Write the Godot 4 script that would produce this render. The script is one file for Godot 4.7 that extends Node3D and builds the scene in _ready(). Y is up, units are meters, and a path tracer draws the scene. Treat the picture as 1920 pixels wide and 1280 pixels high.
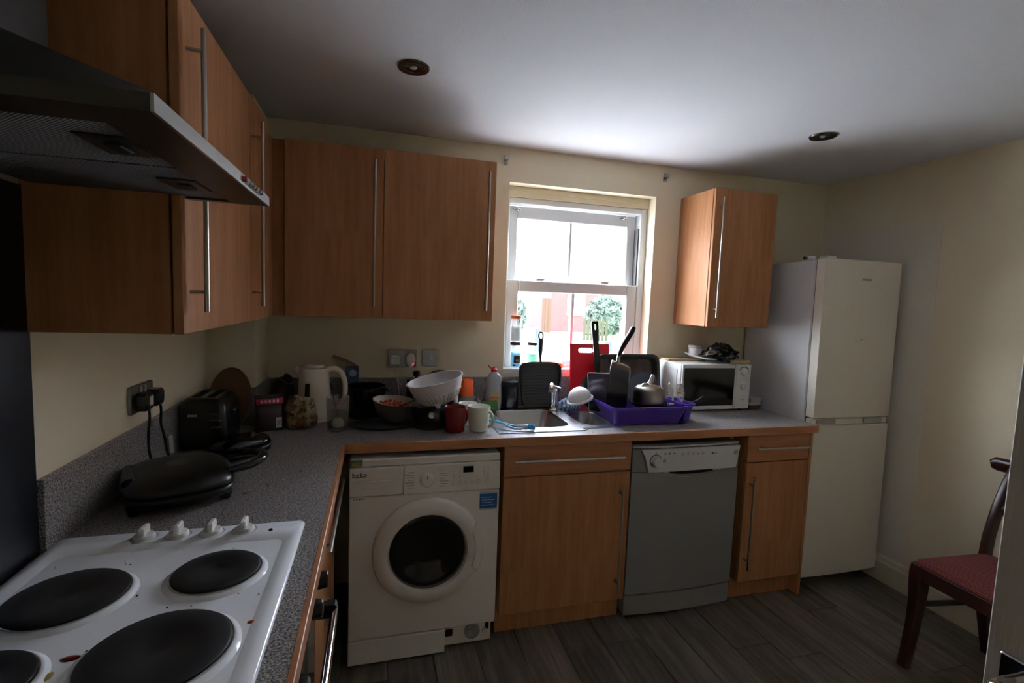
extends Node3D

const T := 0.91            # worktop height
const HC := 2.279          # ceiling height
const XL := 0.03           # face of the wall with the hob
const XR := 3.457          # face of the wall with the chair
const ZF := 2.95           # face of the wall with the door

var M := {}

# ---------------------------------------------------------------- mesh building
class MB:
	var v := PackedVector3Array()
	var gr := PackedInt32Array()
	var x := Transform3D.IDENTITY
	var off := Vector3.ZERO
	var g := -1
	var top := 1
	func fresh() -> int:
		top += 1
		g = top
		return g
	func flat():
		g = -1
	func tri(a: Vector3, b: Vector3, c: Vector3):
		v.append(x * a); v.append(x * c); v.append(x * b)
		gr.append(g); gr.append(g); gr.append(g)
	func quad(a, b, c, d):
		if a.distance_squared_to(b) > 1e-14 and b.distance_squared_to(c) > 1e-14:
			tri(a, b, c)
		elif a.distance_squared_to(b) <= 1e-14:
			tri(a, c, d); return
		if c.distance_squared_to(d) > 1e-14 and d.distance_squared_to(a) > 1e-14:
			tri(a, c, d)
		elif b.distance_squared_to(c) <= 1e-14:
			tri(a, b, d)
	func box(c: Vector3, s: Vector3, ch := 0.0):
		var h := s * 0.5
		flat()
		var e = min(ch, min(h.x, min(h.y, h.z)) * 0.9)
		var P := func(sx, sy, sz, ax):
			var q := Vector3(sx * h.x, sy * h.y, sz * h.z)
			if ax != 0: q.x -= sx * e
			if ax != 1: q.y -= sy * e
			if ax != 2: q.z -= sz * e
			return c + q
		for s1 in [-1.0, 1.0]:
			var fx = [P.call(s1, -1.0, -s1, 0), P.call(s1, 1.0, -s1, 0), P.call(s1, 1.0, s1, 0), P.call(s1, -1.0, s1, 0)]
			quad(fx[3], fx[0], fx[1], fx[2])
			quad(P.call(-s1, s1, -1.0, 1), P.call(-s1, s1, 1.0, 1), P.call(s1, s1, 1.0, 1), P.call(s1, s1, -1.0, 1))
			quad(P.call(-s1, -1.0, s1, 2), P.call(s1, -1.0, s1, 2), P.call(s1, 1.0, s1, 2), P.call(-s1, 1.0, s1, 2))
		if e > 0.0:
			for a in [-1.0, 1.0]:
				for b in [-1.0, 1.0]:
					_edge(c, P.call(a, b, -1.0, 0), P.call(a, b, 1.0, 0), P.call(a, b, 1.0, 1), P.call(a, b, -1.0, 1))
					_edge(c, P.call(a, -1.0, b, 0), P.call(a, 1.0, b, 0), P.call(a, 1.0, b, 2), P.call(a, -1.0, b, 2))
					_edge(c, P.call(-1.0, a, b, 1), P.call(1.0, a, b, 1), P.call(1.0, a, b, 2), P.call(-1.0, a, b, 2))
					for d in [-1.0, 1.0]:
						var p0 = P.call(a, b, d, 0); var p1 = P.call(a, b, d, 1); var p2 = P.call(a, b, d, 2)
						if (p1 - p0).cross(p2 - p0).dot(p0 - c) > 0.0: tri(p0, p1, p2)
						else: tri(p0, p2, p1)
	func _edge(c, a, b, d, e):
		if (b - a).cross(d - a).dot(a - c) > 0.0: quad(a, b, d, e)
		else: quad(a, e, d, b)
	func span(a: Vector3, b: Vector3, ch := 0.0):   # box by two corners
		box((a + b) * 0.5, (b - a).abs(), ch)
	func loft(rings: Array, cap0 := true, cap1 := true, smooth := true):
		if smooth: fresh()
		else: flat()
		for i in rings.size() - 1:
			var r = rings[i]; var q = rings[i + 1]
			var n = r.size()
			for j in n:
				var k = (j + 1) % n
				quad(r[j], r[k], q[k], q[j])
		flat()
		if cap0: fan(rings[0], true)
		if cap1: fan(rings[-1], false)
	func fan(r, rev: bool):
		var c := Vector3.ZERO
		for p in r: c += p
		c /= r.size()
		for j in r.size():
			var k = (j + 1) % r.size()
			if rev: tri(c, r[k], r[j])
			else: tri(c, r[j], r[k])
	func lathe(prof: Array, n := 32, crease := 0.6, a0 := 0.0, a1 := TAU):
		fresh()
		for i in prof.size() - 1:
			var p: Vector2 = prof[i]; var q: Vector2 = prof[i + 1]
			if i > 0:
				var d0: Vector2 = p - prof[i - 1]; var d1: Vector2 = q - p
				if abs(d0.angle_to(d1)) > crease: fresh()
			for j in n:
				var t0 = a0 + (a1 - a0) * j / n; var t1 = a0 + (a1 - a0) * (j + 1) / n
				quad(Vector3(p.x * cos(t0), p.y, -p.x * sin(t0)), Vector3(p.x * cos(t1), p.y, -p.x * sin(t1)), Vector3(q.x * cos(t1), q.y, -q.x * sin(t1)), Vector3(q.x * cos(t0), q.y, -q.x * sin(t0)))
		flat()
	func tube(path: Array, r, n := 12, caps := true, squash := 1.0):
		var rings := []
		var up := Vector3.UP
		var d0: Vector3 = (path[1] - path[0]).normalized()
		if abs(d0.dot(up)) > 0.9: up = Vector3.RIGHT
		var s: Vector3 = d0.cross(up).normalized()
		for i in path.size():
			var d: Vector3
			if i == 0: d = path[1] - path[0]
			elif i == path.size() - 1: d = path[i] - path[i - 1]
			else: d = (path[i + 1] - path[i]).normalized() + (path[i] - path[i - 1]).normalized()
			d = d.normalized()
			s = (s - d * s.dot(d)).normalized()
			var u: Vector3 = d.cross(s)
			var rr = r[i] if r is Array else r
			var ring := []
			for j in n:
				var t = TAU * j / n
				ring.append(path[i] + s * (cos(t) * rr) + u * (sin(t) * rr * squash))
			rings.append(ring)
		loft(rings, caps, caps)
	func ctube(path: Array, r, n := 12, caps := true, squash := 1.0):   # tube along a smooth curve through the points
		var p := []; var q := []
		var k := path.size()
		for i in k - 1:
			for j in 4:
				var f := j / 4.0
				p.append((path[i] as Vector3).cubic_interpolate(path[i + 1], path[max(i - 1, 0)], path[min(i + 2, k - 1)], f))
				q.append(lerpf(r[i], r[i + 1], f) if r is Array else r)
		p.append(path[-1]); q.append(r[-1] if r is Array else r)
		tube(p, q, n, caps, squash)
	func prism(poly: PackedVector2Array, z0: float, z1: float, bev := 0.0, smooth := false):
		# polygon in xy (counter-clockwise), extruded along +z
		var ins := inset(poly, bev)
		var mk := func(pl, z):
			var r := []
			for p in pl: r.append(Vector3(p.x, p.y, z))
			return r
		var rings := []
		if bev > 0.0: rings = [mk.call(ins, z0), mk.call(poly, z0 + bev), mk.call(poly, z1 - bev), mk.call(ins, z1)]
		else: rings = [mk.call(poly, z0), mk.call(poly, z1)]
		for i in rings.size() - 1:
			if smooth: fresh()
			else: flat()
			var r = rings[i]; var q = rings[i + 1]
			for j in r.size():
				var k = (j + 1) % r.size()
				quad(r[j], r[k], q[k], q[j])
		flat()
		var src := ins if bev > 0.0 else poly
		var idx := Geometry2D.triangulate_polygon(src)
		for i in range(0, idx.size(), 3):
			var a := src[idx[i]]; var b := src[idx[i + 1]]; var c := src[idx[i + 2]]
			if (b - a).cross(c - a) < 0.0:
				var t := b; b = c; c = t
			tri(Vector3(a.x, a.y, z1), Vector3(b.x, b.y, z1), Vector3(c.x, c.y, z1))
			tri(Vector3(a.x, a.y, z0), Vector3(c.x, c.y, z0), Vector3(b.x, b.y, z0))
	func inset(poly: PackedVector2Array, d: float) -> PackedVector2Array:
		var out := PackedVector2Array()
		var n := poly.size()
		for i in n:
			var a := (poly[i] - poly[(i + n - 1) % n]).normalized(); var b := (poly[(i + 1) % n] - poly[i]).normalized()
			var na := Vector2(-a.y, a.x); var nb := Vector2(-b.y, b.x)
			var m := (na + nb).normalized()
			out.append(poly[i] + m * d / max(0.4, m.dot(na)))
		return out
	func between(outer: Array, inner: Array, smooth := false):   # a face between two loops of equal length, facing like their turn
		if smooth: fresh()
		else: flat()
		for j in outer.size():
			var k = (j + 1) % outer.size()
			quad(outer[j], outer[k], inner[k], inner[j])
	func sheet(f: Callable, nu: int, nv: int, thick := 0.0):
		var p := []
		for i in nu + 1:
			var row := []
			for j in nv + 1: row.append(f.call(float(i) / nu, float(j) / nv))
			p.append(row)
		fresh()
		for i in nu:
			for j in nv: quad(p[i][j], p[i + 1][j], p[i + 1][j + 1], p[i][j + 1])
		if thick > 0.0:
			var q := []
			for i in nu + 1:
				var row := []
				for j in nv + 1:
					var du: Vector3 = p[min(i + 1, nu)][j] - p[max(i - 1, 0)][j]
					var dv: Vector3 = p[i][min(j + 1, nv)] - p[i][max(j - 1, 0)]
					row.append(p[i][j] - du.cross(dv).normalized() * thick)
				q.append(row)
			fresh()
			for i in nu:
				for j in nv: quad(q[i][j], q[i][j + 1], q[i + 1][j + 1], q[i + 1][j])
			flat()
			for i in nu:
				quad(p[i][0], q[i][0], q[i + 1][0], p[i + 1][0])
				quad(p[i + 1][nv], q[i + 1][nv], q[i][nv], p[i][nv])
			for j in nv:
				quad(p[0][j + 1], q[0][j + 1], q[0][j], p[0][j])
				quad(p[nu][j], q[nu][j], q[nu][j + 1], p[nu][j + 1])
		flat()
	func commit() -> ArrayMesh:
		var st := SurfaceTool.new()
		st.begin(Mesh.PRIMITIVE_TRIANGLES)
		for i in v.size():
			st.set_smooth_group(gr[i])
			st.add_vertex(v[i] + off)
		st.generate_normals()
		return st.commit()

func rr(w: float, h: float, r: float, n := 5, c := Vector2.ZERO) -> PackedVector2Array:   # rounded rectangle
	var p := PackedVector2Array()
	var k := [Vector2(w / 2 - r, h / 2 - r), Vector2(-w / 2 + r, h / 2 - r), Vector2(-w / 2 + r, -h / 2 + r), Vector2(w / 2 - r, -h / 2 + r)]
	for q in 4:
		for i in n + 1:
			var t = PI / 2 * q + PI / 2 * i / n
			p.append(c + k[q] + Vector2(cos(t), sin(t)) * r)
	return p
func flatring(poly: PackedVector2Array, y: float) -> Array:   # polygon (x, -z) laid at height y, counter-clockwise from above
	var r := []
	for p in poly: r.append(Vector3(p.x, y, -p.y))
	return r
func frect(x0, x1, z0, z1, r, y, n := 5) -> Array:   # rounded rectangle lying at height y
	return flatring(rr(x1 - x0, z1 - z0, r, n, Vector2((x0 + x1) / 2, -(z0 + z1) / 2)), y)

# ---------------------------------------------------------------- objects
func numbered(parent: Node, called: String) -> String:
	if not parent.has_node(NodePath(called)): return called
	var i := 1
	while parent.has_node(NodePath("%s_%03d" % [called, i])): i += 1
	return "%s_%03d" % [called, i]
func thing(called: String, label: String, category: String, at := Vector3.ZERO, turn := 0.0, group := "") -> Node3D:
	var o := Node3D.new()
	o.name = numbered(self, called)
	add_child(o, true)
	o.position = at
	o.rotation.y = turn
	tag(o, label, category, group)
	return o
func tag(o: Node, label: String, category: String, group := "", kind := ""):
	if label: o.set_meta("label", label)
	if category: o.set_meta("category", category)
	if group: o.set_meta("group", group)
	if kind: o.set_meta("kind", kind)
func obj(called: String, mb: MB, m: Material, parent: Node = self) -> MeshInstance3D:
	var o := MeshInstance3D.new()
	o.mesh = mb.commit()
	o.material_override = m
	o.name = numbered(parent, called)
	parent.add_child(o, true)
	return o
func struct(called: String, mb: MB, m: Material, label: String, category: String) -> MeshInstance3D:
	var o := obj(called, mb, m)
	tag(o, label, category, "", "structure")
	return o
func W(t: Node3D) -> MB:   # a builder in world coordinates for a thing that is not turned
	var mb := MB.new()
	mb.off = -t.position
	return mb
func L(b := Basis.IDENTITY, o := Vector3.ZERO) -> MB:
	var mb := MB.new()
	mb.x = Transform3D(b, o)
	return mb
func face(called: String, m: Material, parent: Node, o: Vector3, ux: Vector3, uy: Vector3) -> MeshInstance3D:
	# a print: quad with its lower corner at o, spanned by ux and uy, facing ux x uy
	var st := SurfaceTool.new()
	st.begin(Mesh.PRIMITIVE_TRIANGLES)
	var n := ux.cross(uy).normalized()
	var c := [[0, 0], [1, 0], [1, 1], [0, 1]]
	for i in [0, 2, 1, 0, 3, 2]:
		st.set_normal(n)
		st.set_uv(Vector2(c[i][0], 1 - c[i][1]))
		st.add_vertex(o + ux * c[i][0] + uy * c[i][1])
	var q := MeshInstance3D.new()
	q.mesh = st.commit()
	q.material_override = m
	q.name = numbered(parent, called)
	parent.add_child(q, true)
	return q
func wrap_label(called: String, m: Material, parent: Node, r: float, y0: float, y1: float, a0: float, a1: float, r1 := -1.0, oval := false) -> MeshInstance3D:
	var st := SurfaceTool.new()
	st.begin(Mesh.PRIMITIVE_TRIANGLES)
	if r1 < 0.0: r1 = r
	var n := 16
	var P := func(u, w):
		var t = lerp(a0, a1, u)
		var yy = lerp(y0, y1, w)
		if oval:
			var ww = sqrt(max(0.0, 1.0 - pow(2.0 * u - 1.0, 2.0)))
			yy = lerp((y0 + y1) / 2, yy, ww)
		var q = lerp(r, r1, (yy - y0) / (y1 - y0))
		return Vector3(q * cos(t), yy, -q * sin(t))
	for j in n:
		for i in [[0, 0], [1, 1], [1, 0], [0, 0], [0, 1], [1, 1]]:
			var u = float(j + i[0]) / n
			var p = P.call(u, i[1])
			st.set_normal(Vector3(p.x, 0, p.z).normalized())
			st.set_uv(Vector2(u, 1 - i[1]))
			st.add_vertex(p)
	var o := MeshInstance3D.new()
	o.mesh = st.commit()
	o.material_override = m
	o.name = numbered(parent, called)
	parent.add_child(o, true)
	return o
func text(called: String, s: String, m: Material, parent: Node, o: Vector3, height: float, bold := 400, b := Basis.IDENTITY) -> MeshInstance3D:
	var t := TextMesh.new()
	var f := SystemFont.new()
	f.font_names = PackedStringArray(["Droid Sans"])
	f.font_weight = bold
	t.font = f
	t.text = s
	t.font_size = 48
	t.pixel_size = height / 48.0
	t.depth = 0.0006
	t.horizontal_alignment = HORIZONTAL_ALIGNMENT_LEFT if called == "logo" else HORIZONTAL_ALIGNMENT_CENTER
	t.material = m
	var q := MeshInstance3D.new()
	q.mesh = t
	q.name = numbered(parent, called)
	q.transform = Transform3D(b, o)
	parent.add_child(q, true)
	return q

# ---------------------------------------------------------------- materials
func sm(key: String, c: Color, rough := 0.6, metal := 0.0) -> StandardMaterial3D:
	var m := StandardMaterial3D.new()
	m.albedo_color = c
	m.roughness = rough
	m.metallic = metal
	M[key] = m
	return m
func c8(r, g, b) -> Color:
	return Color(r / 255.0, g / 255.0, b / 255.0)
func noise_img(w: int, h: int, freq: float, sd: int, oct := 3, tall := 1, kind := FastNoiseLite.TYPE_SIMPLEX_SMOOTH) -> Image:
	var n := FastNoiseLite.new()
	n.seed = sd
	n.frequency = freq
	n.noise_type = kind
	n.fractal_octaves = oct
	var im := n.get_seamless_image(w, h / tall)
	im.convert(Image.FORMAT_L8)
	if tall > 1: im.resize(w, h, Image.INTERPOLATE_CUBIC)
	return im
func tri(m: StandardMaterial3D, im: Image, per_m: float):
	m.albedo_texture = ImageTexture.create_from_image(im)
	m.uv1_triplanar = true
	m.uv1_world_triplanar = true
	m.uv1_scale = Vector3.ONE * per_m
	m.uv1_triplanar_sharpness = 8.0
func bump(m: StandardMaterial3D, im: Image, amount: float):
	var b := im.duplicate() as Image
	b.convert(Image.FORMAT_RGBA8)
	b.bump_map_to_normal_map(amount)
	m.normal_enabled = true
	m.normal_texture = ImageTexture.create_from_image(b)
	m.uv1_triplanar = true
	m.uv1_world_triplanar = true
func wood(a: Color, b: Color, sd: int, w := 512, h := 512, tall := 16, across := false) -> Image:
	var n1 := noise_img(w, h, 0.05, sd, 3, tall)
	var n2 := noise_img(w, h, 0.012, sd + 1, 2, tall / 2)
	var n3 := noise_img(w, h, 0.25, sd + 2, 2, tall / 2)
	var im := Image.create(w, h, false, Image.FORMAT_RGB8)
	for y in h:
		for x in w:
			var t := 0.45 * n1.get_pixel(x, y).r + 0.35 * n2.get_pixel(x, y).r + 0.2 * n3.get_pixel(x, y).r
			im.set_pixel(x, y, a.lerp(b, clamp((t - 0.25) * 2.0, 0.0, 1.0)))
	if across: im.rotate_90(CLOCKWISE)
	return im

func make_materials():
	# walls and ceiling: matt paint with a faint roller texture
	var plaster := noise_img(512, 512, 0.09, 3, 4)
	for k in [["wall", c8(234, 222, 194)], ["ceiling", c8(232, 233, 236)], ["patch", c8(230, 223, 207)]]:
		var m := sm(k[0], k[1], 0.92)
		bump(m, plaster, 1.2)
		m.normal_scale = 0.35
		m.uv1_scale = Vector3.ONE * 2.5
	sm("white_gloss", c8(238, 239, 238), 0.28)
	sm("upvc", c8(240, 241, 241), 0.3)
	sm("skirting", c8(214, 205, 180), 0.45)
	# beech laminate, grain upright or along
	var b := sm("beech", Color.WHITE, 0.5)
	tri(b, wood(c8(164, 110, 72), c8(184, 131, 92), 11), 1.4)
	b.metallic_specular = 0.3
	var be := sm("beech_edge", Color.WHITE, 0.4)
	tri(be, wood(c8(160, 104, 68), c8(182, 124, 86), 15, 512, 512, 16, true), 1.4)
	var bc := sm("beech_floorboard", Color.WHITE, 0.5)
	tri(bc, wood(c8(176, 128, 84), c8(205, 158, 110), 19), 3.0)
	# speckled grey laminate
	var gp := noise_img(512, 512, 0.16, 21, 2)
	var gq := noise_img(512, 512, 0.22, 22, 2)
	var gs := noise_img(512, 512, 0.2, 23, 2)
	var im := Image.create(512, 512, false, Image.FORMAT_RGB8)
	for y in 512:
		for x in 512:
			var c := c8(128, 126, 127)
			var p := gp.get_pixel(x, y).r; var q := gq.get_pixel(x, y).r; var s := gs.get_pixel(x, y).r
			c = c.lerp(c8(48, 46, 50), smoothstep(0.50, 0.58, p))
			c = c.lerp(c8(196, 195, 196), smoothstep(0.53, 0.60, q) * 0.95)
			c = c.lerp(c8(140, 118, 104), smoothstep(0.56, 0.64, s) * 0.7)
			im.set_pixel(x, y, c)
	var gm := sm("granite", Color.WHITE, 0.36)
	tri(gm, im, 1.7)
	# floor planks in a few tones
	for k in 4:
		var a: Color = [c8(112, 100, 88), c8(98, 88, 78), c8(122, 110, 98), c8(104, 95, 86)][k]
		var fm := sm("plank%d" % k, Color.WHITE, 0.5)
		var fi := wood(a.darkened(0.28), a.lightened(0.1), 40 + 5 * k, 512, 512, 16)
		tri(fm, fi, 1.3)
		fm.uv1_offset = Vector3(0.13 * k, 0.3 * k, 0.21 * k)
	sm("floor_base", c8(60, 52, 46), 0.8)
	# metals
	var br := noise_img(512, 512, 0.2, 61, 3, 16)
	var steel := sm("steel", c8(146, 138, 130), 0.32, 1.0)
	bump(steel, br, 0.6); steel.uv1_scale = Vector3.ONE * 5.0; steel.normal_scale = 0.25
	sm("handle", c8(176, 172, 168), 0.3, 1.0)
	sm("chrome", c8(222, 222, 224), 0.08, 1.0)
	sm("sink_steel", c8(200, 200, 202), 0.26, 1.0)
	sm("splash_steel", c8(70, 72, 78), 0.3, 1.0)
	sm("hood_dark", c8(64, 62, 60), 0.4, 1.0)
	sm("hood_steel", c8(150, 152, 152), 0.3, 1.0)
	var fl := Image.create(64, 64, false, Image.FORMAT_L8)
	for y in 64:
		for x in 64: fl.set_pixel(x, y, Color.from_hsv(0, 0, 0.5 + 0.5 * sin(TAU * x / 8.0) * sin(TAU * y / 8.0)))
	var fmesh := sm("filter", c8(104, 104, 106), 0.45, 0.9)
	bump(fmesh, fl, 8.0); fmesh.uv1_scale = Vector3.ONE * 22.0
	sm("brushed_plate", c8(150, 148, 146), 0.4, 1.0)
	sm("nickel_dark", c8(96, 92, 86), 0.22, 1.0)
	# plastics and enamels
	sm("white_plastic", c8(232, 230, 226), 0.35)
	sm("washer_white", c8(244, 240, 234), 0.32)
	sm("washer_grey", c8(176, 172, 170), 0.4)
	sm("enamel", c8(246, 248, 252), 0.14)
	sm("fridge_white", c8(244, 236, 222), 0.4)
	sm("fridge_side", c8(226, 226, 226), 0.45)
	sm("gasket", c8(92, 90, 88), 0.7)
	sm("dw_silver", c8(142, 140, 140), 0.45, 0.3)
	sm("dw_panel", c8(222, 222, 226), 0.36, 0.1)
	sm("black_plastic", c8(12, 12, 13), 0.3)
	sm("black_matt", c8(24, 23, 23), 0.65)
	sm("black_gloss", c8(12, 12, 14), 0.08)
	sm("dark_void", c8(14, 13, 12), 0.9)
	sm("hotplate", c8(34, 32, 32), 0.5, 0.3)
	sm("nonstick", c8(17, 17, 20), 0.25)
	sm("nonstick_worn", c8(44, 42, 42), 0.45)
	var tin := sm("tin_brown", Color.WHITE, 0.5, 0.3)
	var ti := noise_img(256, 256, 0.02, 71, 4)
	var tim := Image.create(256, 256, false, Image.FORMAT_RGB8)
	for y in 256:
		for x in 256: tim.set_pixel(x, y, c8(58, 48, 43).lerp(c8(104, 86, 74), smoothstep(0.3, 0.8, ti.get_pixel(x, y).r)))
	tri(tin, tim, 1.6)
	sm("red_board", c8(222, 12, 38), 0.4)
	sm("red_cap", c8(206, 22, 30), 0.35)
	sm("red_mug", c8(118, 10, 20), 0.12)
	sm("cream_mug", c8(226, 226, 208), 0.14)
	sm("cream_in", c8(236, 236, 226), 0.2)
	sm("grey_mug", c8(132, 128, 126), 0.25)
	sm("orange", c8(236, 92, 24), 0.4)
	sm("purple", c8(74, 42, 150), 0.34)
	sm("plum", c8(34, 22, 38), 0.2)
	sm("green_sponge", c8(60, 100, 46), 0.95)
	sm("blue_brush", c8(64, 172, 214), 0.4)
	sm("blue_brush_pale", c8(190, 214, 236), 0.4)
	var cl := sm("colander", c8(232, 228, 228), 0.3)
	cl.backlight_enabled = true
	cl.backlight = Color(0.12, 0.11, 0.11)
	sm("teal_dark", c8(44, 66, 74), 0.25)
	sm("bowl_grey", c8(88, 84, 82), 0.3)
	sm("bowl_in", c8(168, 158, 146), 0.3)
	sm("food", c8(190, 78, 36), 0.6)
	sm("kettle", c8(226, 214, 196), 0.35)
	sm("gauge", c8(70, 58, 48), 0.2)
	sm("blue_box", c8(64, 96, 132), 0.6)
	sm("pale_print", c8(190, 204, 214), 0.6)
	sm("card_brown", c8(120, 90, 66), 0.8)
	sm("pack_dark", c8(42, 26, 26), 0.35)
	sm("pack_pink", c8(176, 26, 62), 0.35)
	sm("label_white", c8(216, 208, 202), 0.6)
	sm("bread_board", c8(92, 58, 36), 0.55)
	var bag := sm("bag_print", Color.WHITE, 0.4)
	var bi := noise_img(256, 256, 0.03, 81, 3, 1, FastNoiseLite.TYPE_CELLULAR)
	var bj := noise_img(256, 256, 0.02, 84, 2)
	var bim := Image.create(256, 256, false, Image.FORMAT_RGB8)
	for y in 256:
		for x in 256:
			var c := c8(150, 128, 94).lerp(c8(70, 48, 34), smoothstep(0.45, 0.6, bi.get_pixel(x, y).r))
			bim.set_pixel(x, y, c.lerp(c8(116, 70, 54), smoothstep(0.55, 0.7, bj.get_pixel(x, y).r)))
	tri(bag, bim, 4.5)
	var cd := sm("cloth_dark", Color.WHITE, 0.95)
	var ci := noise_img(256, 256, 0.015, 91, 3)
	var cim := Image.create(256, 256, false, Image.FORMAT_RGB8)
	for y in 256:
		for x in 256: cim.set_pixel(x, y, c8(30, 30, 32).lerp(c8(150, 142, 130), smoothstep(0.5, 0.68, ci.get_pixel(x, y).r)))
	tri(cd, cim, 4.0)
	sm("cloth_black", c8(34, 33, 34), 0.95)
	var cb := sm("cloth_blue", Color.WHITE, 0.95)
	var cbi := Image.create(64, 64, false, Image.FORMAT_RGB8)
	for y in 64:
		for x in 64:
			var s := ((x / 8) % 2 == 0)
			cbi.set_pixel(x, y, c8(96, 132, 188) if s else c8(206, 212, 222))
	tri(cb, cbi, 14.0)
	# glass
	for k in [["pane", Color(0.12, 0.14, 0.13, 0.03)], ["jar_glass", Color(0.92, 0.97, 0.98, 0.12)], ["tumbler", Color(0.62, 0.58, 0.5, 0.32)], ["door_glass", Color(0.04, 0.045, 0.05, 0.62)]]:
		var m := sm(k[0], k[1], 0.03)
		m.transparency = BaseMaterial3D.TRANSPARENCY_ALPHA
	var bt := sm("bottle", Color(0.72, 0.74, 0.76, 0.72), 0.2)
	bt.transparency = BaseMaterial3D.TRANSPARENCY_ALPHA
	for k in [["jar_blue", c8(150, 206, 236)], ["jar_green", c8(176, 236, 198)], ["jar_fill", c8(236, 240, 240)]]:   # thin print and sugar let daylight through
		var jm := sm(k[0], k[1], 0.6)
		jm.backlight_enabled = true
		jm.backlight = k[1]
	sm("jar_pale", c8(226, 228, 226), 0.7)
	sm("jar_lid", c8(60, 40, 36), 0.5)
	sm("jar_lid_orange", c8(196, 96, 52), 0.5)
	sm("jar_label_grey", c8(190, 190, 190), 0.6)
	M.jar_label_grey.backlight_enabled = true
	M.jar_label_grey.backlight = c8(190, 190, 190)
	# chair
	sm("mahogany", c8(52, 26, 20), 0.3)
	var seat := sm("seat_cloth", Color.WHITE, 0.95)
	var si := Image.create(32, 32, false, Image.FORMAT_RGB8)
	for y in 32:
		for x in 32:
			var c := c8(104, 36, 36)
			if x % 8 < 2 and y % 8 < 3: c = c8(160, 112, 88)
			elif y % 8 >= 6: c = c8(66, 24, 28)
			si.set_pixel(x, y, c)
	tri(seat, si, 34.0)
	# the door: white paint over a grained skin
	var dg := noise_img(512, 512, 0.08, 101, 3, 16)
	var dm := sm("door_paint", c8(186, 182, 174), 0.5)
	bump(dm, dg, 3.0); dm.uv1_scale = Vector3.ONE * 4.0; dm.normal_scale = 0.35
	# outside
	sm("tarmac", c8(196, 194, 192), 0.9)
	sm("verge", c8(168, 182, 130), 0.95)
	var bk := sm("brickwork", Color.WHITE, 0.9)
	var bki := Image.create(128, 128, false, Image.FORMAT_RGB8)
	var rng := RandomNumberGenerator.new()
	rng.seed = 5
	bki.fill(c8(72, 60, 57))
	for row in 16:
		for col in 5:
			bki.fill_rect(Rect2i(col * 32 - (16 if row % 2 else 0) + 1, row * 8 + 1, 30, 6), c8(79, 58, 56).lerp(c8(73, 53, 51), rng.randf()))
	tri(bk, bki, 0.9)
	sm("render_pale", c8(236, 230, 222), 0.9)
	sm("roof_tile", c8(156, 118, 110), 0.9)
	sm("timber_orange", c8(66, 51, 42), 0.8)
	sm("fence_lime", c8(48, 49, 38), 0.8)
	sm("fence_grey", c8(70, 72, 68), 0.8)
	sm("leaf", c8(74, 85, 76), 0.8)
	sm("bin_grey", c8(48, 55, 60), 0.6)
	sm("plate_grey", c8(84, 90, 96), 0.4)
	sm("pane_far", c8(150, 156, 162), 0.4)
	for k in ["brickwork", "leaf", "fence_lime", "fence_grey", "timber_orange", "bin_grey"]: M[k].metallic_specular = 0.1   # weathered, without a sheen
	sm("led_red", c8(255, 40, 60), 0.4)
	M.led_red.emission_enabled = true
	M.led_red.emission = c8(255, 50, 70)
	M.led_red.emission_energy_multiplier = 2.0
	sm("print_dark", c8(70, 66, 66), 0.6)
	sm("print_red", c8(160, 60, 56), 0.6)
	sm("print_blue", c8(36, 92, 150), 0.5)
	sm("sticker_green", c8(96, 112, 70), 0.6)
	sm("sauce_orange", c8(190, 74, 22), 0.3)
	sm("sauce_red", c8(96, 20, 18), 0.25)
	sm("sauce_yellow", c8(170, 140, 70), 0.3)
	sm("crumb", c8(196, 176, 130), 0.9)
	sm("cable_white", c8(206, 200, 188), 0.5)
	sm("fork_yellow", c8(240, 180, 40), 0.4)
	sm("rolling", c8(190, 168, 126), 0.6)

# ---------------------------------------------------------------- scene
func _ready():
	var cam := Camera3D.new()
	cam.name = "camera"
	add_child(cam)
	cam.position = Vector3(0.7134, 1.482, 2.5485)
	cam.rotation = Vector3(-0.0835, -0.2707, 0.0376)
	cam.fov = rad_to_deg(2.0 * atan(640.0 / 918.43))
	cam.near = 0.02
	cam.current = true
	var we := WorldEnvironment.new()
	we.name = "world_environment"
	var env := Environment.new()
	env.background_mode = Environment.BG_SKY
	var sky := Sky.new()
	var psm := ProceduralSkyMaterial.new()          # an even, overcast sky
	psm.sky_top_color = c8(222, 234, 252)
	psm.sky_horizon_color = c8(232, 240, 250)
	psm.ground_bottom_color = c8(150, 148, 146)
	psm.ground_horizon_color = c8(200, 200, 200)
	psm.sky_energy_multiplier = 5.0
	psm.ground_energy_multiplier = 2.0
	sky.sky_material = psm
	env.sky = sky
	env.tonemap_mode = Environment.TONE_MAPPER_LINEAR
	env.tonemap_exposure = 1.0
	env.sdfgi_enabled = true
	env.ssao_enabled = true
	env.ssil_enabled = true
	we.environment = env
	add_child(we)
	make_materials()
	build_room()
	build_window()
	build_outside()
	build_wall_cabinets()
	build_base_run()
	build_appliances()
	build_hob_and_hood()
	build_sink()
	build_fittings()
	build_back_clutter()
	build_mugs()
	build_sink_things()
	build_rack()
	build_microwave()
	build_hob_side_things()
	build_sill_jars()
	build_chair()
	build_door()

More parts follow.
